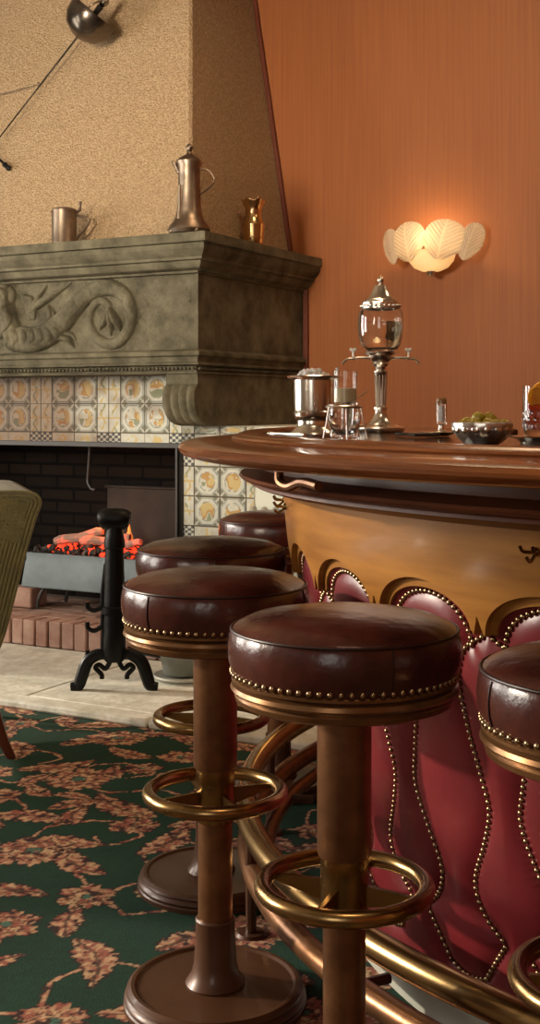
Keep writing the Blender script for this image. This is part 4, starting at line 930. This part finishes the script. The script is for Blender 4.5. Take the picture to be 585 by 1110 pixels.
# tripod glass
Yt = 2.36; c = spot(373, Yt); k = Yt/FPX; W = lambda x: x*k; h = lambda y: (477-y)*k
td = thing('tripod_glass', 'round clear glass cup held in a silver tripod stand with spoon', 'glass', c)
MB().lathe([(0, h(472)), (W(9), h(471)), (W(15), h(465)), (W(18), h(455)), (W(18.5), h(446)), (W(17), h(438)), (W(16.2), h(438)), (W(17.6), h(446)), (W(17), h(455)), (W(14), h(464)), (W(8), h(469)), (0, h(470))], c, 36).build('cup', 'glass', td)
MB().tube([c+Vector((W(18.5)*math.cos(a), W(18.5)*math.sin(a), h(441))) for a in np.linspace(0, 2*PI, 41)[:-1]], W(1.6), 8, closed=True).build('stand_ring', 'silver', td)
for a in (PI*1.12, PI*1.52, PI*1.95, PI*.5):
    d = Vector((math.cos(a), math.sin(a), 0)); MB().tube([c+d*W(18)+Vector((0, 0, h(440))), c+d*W(21)+Vector((0, 0, h(458))), c+d*W(25)+Vector((0, 0, W(1.3)))], W(.8), 8).build('leg', 'silver', td)
MB().tube([c+Vector((-W(6), W(2), h(439))), c+Vector((W(10), 0, h(434))), c+Vector((W(25), -W(2), h(424)))], [W(2.2), W(1.0), W(1.4)], 8, flat=.5).build('spoon', 'silver', td)
for (dx_, dy_) in ((-9, -6), (9, -4)):
    q = c+Vector((W(dx_), W(dy_), 0))
# little glass salt pots under the stand
    tag(MB().lathe([(0, 0), (W(6), 0), (W(7), W(3)), (W(7), W(9)), (W(5), W(12)), (W(4.4), W(12)), (W(6), W(8.5)), (W(6), W(3.4)), (0, W(2))], q+Vector((0, 0, 0)), 20).build('small_glass', 'glass'),
        'tiny clear glass under the tripod stand on its %s side' % ('left' if dx_ < 0 else 'right'), 'glass', 'tiny glasses under the tripod')
# coaster board, tray and toothpick holder
Yk = 2.72; c = spot(474, Yk-.02); k = Yk/FPX; W = lambda x: x*k
tb = tag(MB().lathe([(0, 0), (W(13), 0), (W(18), W(2.2)), (W(20), W(4)), (W(19.4), W(4.4)), (W(13), W(2.6)), (0, W(2.2))], c, 36).build('small_tray', 'silver'), 'small round silver tray under the cork-topped glass tube', 'tray')
cc = c+Vector((W(4), -W(1), W(2.3)))
th = thing('glass_tube', 'narrow clear glass tube with a cork-coloured top standing on a tray', 'holder', cc)
h = lambda y: (457-y)*k
MB().lathe([(0, 0), (W(8), 0), (W(8.5), W(1.5)), (W(4), W(4)), (W(3), W(7)), (W(3.4), W(10)), (0, W(10))], cc, 28).build('foot', 'silver', th)
MB().lathe([(0, W(10)), (W(5.6), W(10.2)), (W(5.8), h(421)), (W(5.1), h(421)), (W(5), W(12)), (0, W(12))], cc, 28).build('tube', 'glass', th)
MB().lathe([(0, h(425)), (W(5), h(425)), (W(5.4), h(421)), (W(5.2), h(418.6)), (0, h(418))], cc, 24).build('stopper', 'cork', th)
MB().lathe([(0, W(13)), (W(3.4), W(13)), (W(3.4), h(427)), (0, h(427))], cc, 16).build('picks', 'porcelain', th)
c = spot(452, 2.66); rot = Matrix.Rotation(.25, 3, 'Z')
tag(MB().box(c+Vector((0, 0, .004)), (.06, .12, .006), rot).build('menu_folder', 'black', bevel=.002), 'flat dark leather folder lying on the bar behind the olive bowl', 'folder')
# olive bowl
Yo = 2.05; c = spot(522.5, Yo); k = Yo/FPX; W = lambda x: x*k; h = lambda y: (482-y)*k
ob = thing('olive_bowl', 'round hammered silver bowl filled with green olives', 'bowl', c)
MB().lathe([(0, 0), (W(18), 0), (W(19), W(1.5)), (W(25), W(6)), (W(30.5), W(13)), (W(33), W(20)), (W(33), W(24)), (W(31.6), W(25.6)), (W(30.8), W(24.5)), (W(31), W(20)), (W(28), W(13)), (W(18), W(5)), (0, W(4))], c, 56).build('body', 'hammered', ob)
dn = MB()
for q in range(16):
    a = 2*PI*q/16; dn.ball(c+Vector((W(31.2)*math.cos(a), W(31.2)*math.sin(a), W(18))), W(5.0), 12, 8, (.4, 1, 1), Matrix.Rotation(a, 3, 'Z'))
dn.build('lobes', 'silver', ob)
ol = MB().ball((0, 0, 0), W(6.6), 16, 12, (1.2, 1, 1)).build('olive', 'olive')
po = [(-20, -2, 22), (-8, -6, 24), (4, -8, 23), (16, -5, 22), (24, 2, 22), (-14, 8, 24), (0, 6, 28), (12, 8, 26), (-5, -1, 30), (8, 0, 29), (-22, 9, 20), (20, 11, 22), (-12, -13, 21), (10, -14, 21), (0, 16, 24), (-11, 16, 22), (12, 17, 22)]
for i, (x, y, z) in enumerate(po):
    o = ol if i == 0 else ol.copy()
    if i: col.objects.link(o)
    o.location = c+Vector((W(x), W(y), W(z))); o.rotation_euler = (random.uniform(-.9, .9), random.uniform(-.9, .9), random.uniform(0, 3))
    tag(o, 'green olive heaped in the hammered silver bowl', 'olive', 'olives in the silver bowl')
# drink on a saucer
Yd = 1.93; c = spot(589, Yd); k = Yd/FPX; W = lambda x: x*k; h = lambda y: (488-y)*k
ds = tag(MB().lathe([(0, 0), (W(23), 0), (W(24), W(2)), (W(25), W(6)), (W(30), W(9.5)), (W(41), W(12)), (W(41.5), W(12.8)), (W(30), W(11.5)), (W(20), W(11)), (0, W(11))], c, 48).build('drink_saucer', 'silver'), 'silver footed saucer under the orange garnished drink', 'saucer')
c2 = c+Vector((0, 0, W(11.2)))
dk = thing('drink_glass', 'cut glass tumbler of red drink with orange slices at the bar edge', 'drink', c2)
h = lambda y: (476.8-y)*k
mb = MB(); n = 72; prof = [(0, 0), (W(18), 0), (W(20.5), h(474)), (W(21.4), h(466)), (W(22), h(450)), (W(22.2), h(446)), (W(22.4), h(421)), (W(21.2), h(421)), (W(21), h(446)), (W(20.2), h(464)), (W(18), h(468)), (0, h(469))]
P = []
for i in range(n):
    t = 2*PI*i/n; row = []
    for r, z in prof:
        cut = W(.7)*abs(math.sin(9*t)) if (h(472) < z < h(447) and r > W(20.6)) else 0
        row.append(c2+Vector(((r+cut)*math.cos(t), (r+cut)*math.sin(t), z)))
    P.append(row)
mb.grid(P, close_u=True); mb.build('tumbler', 'glass', dk)
cu = MB()
for row_, yy in enumerate((450, 457, 464)):
    for q in range(18):
        a = 2*PI*(q+.5*(row_ % 2))/18; cu.ball(c2+Vector((W(21.8)*math.cos(a), W(21.8)*math.sin(a), h(yy))), W(2.6), 8, 6, (.5, 1, 1.1), Matrix.Rotation(a, 3, 'Z'))
cu.build('cut_pattern', 'glass', dk)
MB().lathe([(0, h(468)), (W(17.6), h(467)), (W(19.8), h(463)), (W(20.6), h(446)), (W(20.8), h(441)), (0, h(441))], c2, 40).build('red_liquid', 'drink', dk)
for (x, y, z, rz, tl) in ((-9, -14, 433, .0, .1), (7, -9, 431, -.25, -.15), (-1, 4, 428, .1, .2)):
    Rm = Matrix.Rotation(rz, 3, 'Z')@Matrix.Rotation(PI/2+tl, 3, 'X'); q = c2+Vector((W(x), W(y), h(z)))
    s1 = MB(); n = 28; P = [[q+Rm@Vector((r*math.cos(2*PI*i/n), r*math.sin(2*PI*i/n), zz_)) for r, zz_ in ((0, -W(1.6)), (W(10.2), -W(1.6)), (W(10.2), W(1.6)), (0, W(1.6)))] for i in range(n)]
    s1.grid(P, close_u=True); so = s1.build('orange_slice', 'orange', dk)
    P = [[q+Rm@Vector((r*math.cos(2*PI*i/n), r*math.sin(2*PI*i/n), zz_)) for r, zz_ in ((W(10.2), -W(1.7)), (W(11.6), -W(1.4)), (W(11.6), W(1.4)), (W(10.2), W(1.7)))] for i in range(n)]
    MB().grid(P, close_u=True, close_v=True).build('peel', 'orangepeel', so)
# ------------------------------------------------------------------ armchair at the left edge
ch = thing('armchair', 'olive green corduroy armchair with rolled back at the left edge', 'armchair', (-1.25, 4.15, 0))
ay = Vector((-.30, .954, 0)).normalized(); axx = Vector((ay.y, -ay.x, 0))          # width axis, backward axis
near = Vector((-.752, 4.02, 0)); wid = .62
def cp(x, w, z): return near+axx*x+ay*w+Vector((0, 0, z))
# back outline: x grows towards the rear (right in the picture)
outl = [(-.22, .30), (-.10-.06, .30), (-.118, .40), (-.085, .52), (-.050, .66), (-.016, .78), (.002, .83), (.0, .852), (-.014, .868), (-.04, .876), (-.10, .880), (-.20, .878), (-.235, .86), (-.25, .80), (-.262, .62), (-.30, .42)]
mb = MB(); nW = 14
P = [[cp(x, wid*i/nW, z) for x, z in outl] for i in range(nW+1)]
mb.grid(P, close_v=True)
for i in (0, nW): mb.add(P[i], [tuple(range(len(outl)))])
bk_ = mb.build('backrest', 'corduroy', ch, angle=50)
at_ = bk_.data.attributes.new('uvp', 'FLOAT_VECTOR', 'POINT')
arr = []
for vtx in bk_.data.vertices:
    p = vtx.co+Vector((-1.25, 4.15, 0))-near; arr.append((p.dot(ay), p.z, 0))
at_.data.foreach_set('vector', np.array(arr, dtype=np.float32).ravel())
# fabric ribs on the near face, following the outline
edge = [Vector((x, z, 0)) for x, z in outl[1:12]]; rbm = MB()
cen = Vector((-.30, .45, 0))
for q in range(14):
    f = q*.0125; pts = []
    es = smoothpath(edge, 4)
    for i, e in enumerate(es):
        t = (es[min(i+1, len(es)-1)]-es[max(i-1, 0)]).normalized(); nrm = Vector((-t.y, t.x, 0)); pts.append(e+nrm*(f+.004))
    good = [p for p in pts if p.z == 0 and p.x > -.30]
    rbm.tube([cp(p.x, -.003, p.y) for p in good], .0058, 6)
rbm.build('cord_ribs', 'corduroy', ch)
MB().box(cp(-.52, wid/2, .34), (.56, wid, .18), Matrix((axx, ay, Vector((0, 0, 1)))).transposed()).build('seat', 'corduroy', ch, bevel=.03)
for w_ in (.04, wid-.04): MB().box(cp(-.50, w_, .52), (.50, .09, .22), Matrix((axx, ay, Vector((0, 0, 1)))).transposed()).build('arm', 'corduroy', ch, bevel=.03)
for (x, w_, s) in ((-.16, .03, 1), (-.16, wid-.03, 1), (-.74, .05, -1), (-.74, wid-.05, -1)):
    MB().tube(smoothpath([cp(x, w_, .30), cp(x+.01*s, w_, .18), cp(x+.04*s, w_, .07), cp(x+.07*s, w_, .002)], 5), [.026-.0008*i for i in range(16)], 10).build('leg', 'chairwood', ch)
# ------------------------------------------------------------------ camera, world, view
cam = bpy.data.cameras.new('camera'); co = bpy.data.objects.new('camera', cam); col.objects.link(co)
co.location = (0, 0, HC); co.rotation_euler = (PI/2, 0, 0)
cam.sensor_fit = 'VERTICAL'; cam.sensor_height = 24; cam.sensor_width = 24*585/1110; cam.lens = FPX/1110*24; cam.shift_y = -(555-HZ)/1110
cam.clip_start = .05; S.camera = co
w = bpy.data.worlds.new('world'); S.world = w; w.use_nodes = True
w.node_tree.nodes['Background'].inputs[0].default_value = (.55, .62, .75, 1); w.node_tree.nodes['Background'].inputs[1].default_value = .6
S.view_settings.view_transform = 'Standard'; S.view_settings.look = 'None'; S.view_settings.gamma = 1; S.view_settings.use_curve_mapping = False
S.view_settings.exposure = 0.0
S.cycles.use_denoising = True; S.cycles.max_bounces = 10; S.cycles.transmission_bounces = 10; S.cycles.sample_clamp_indirect = 6
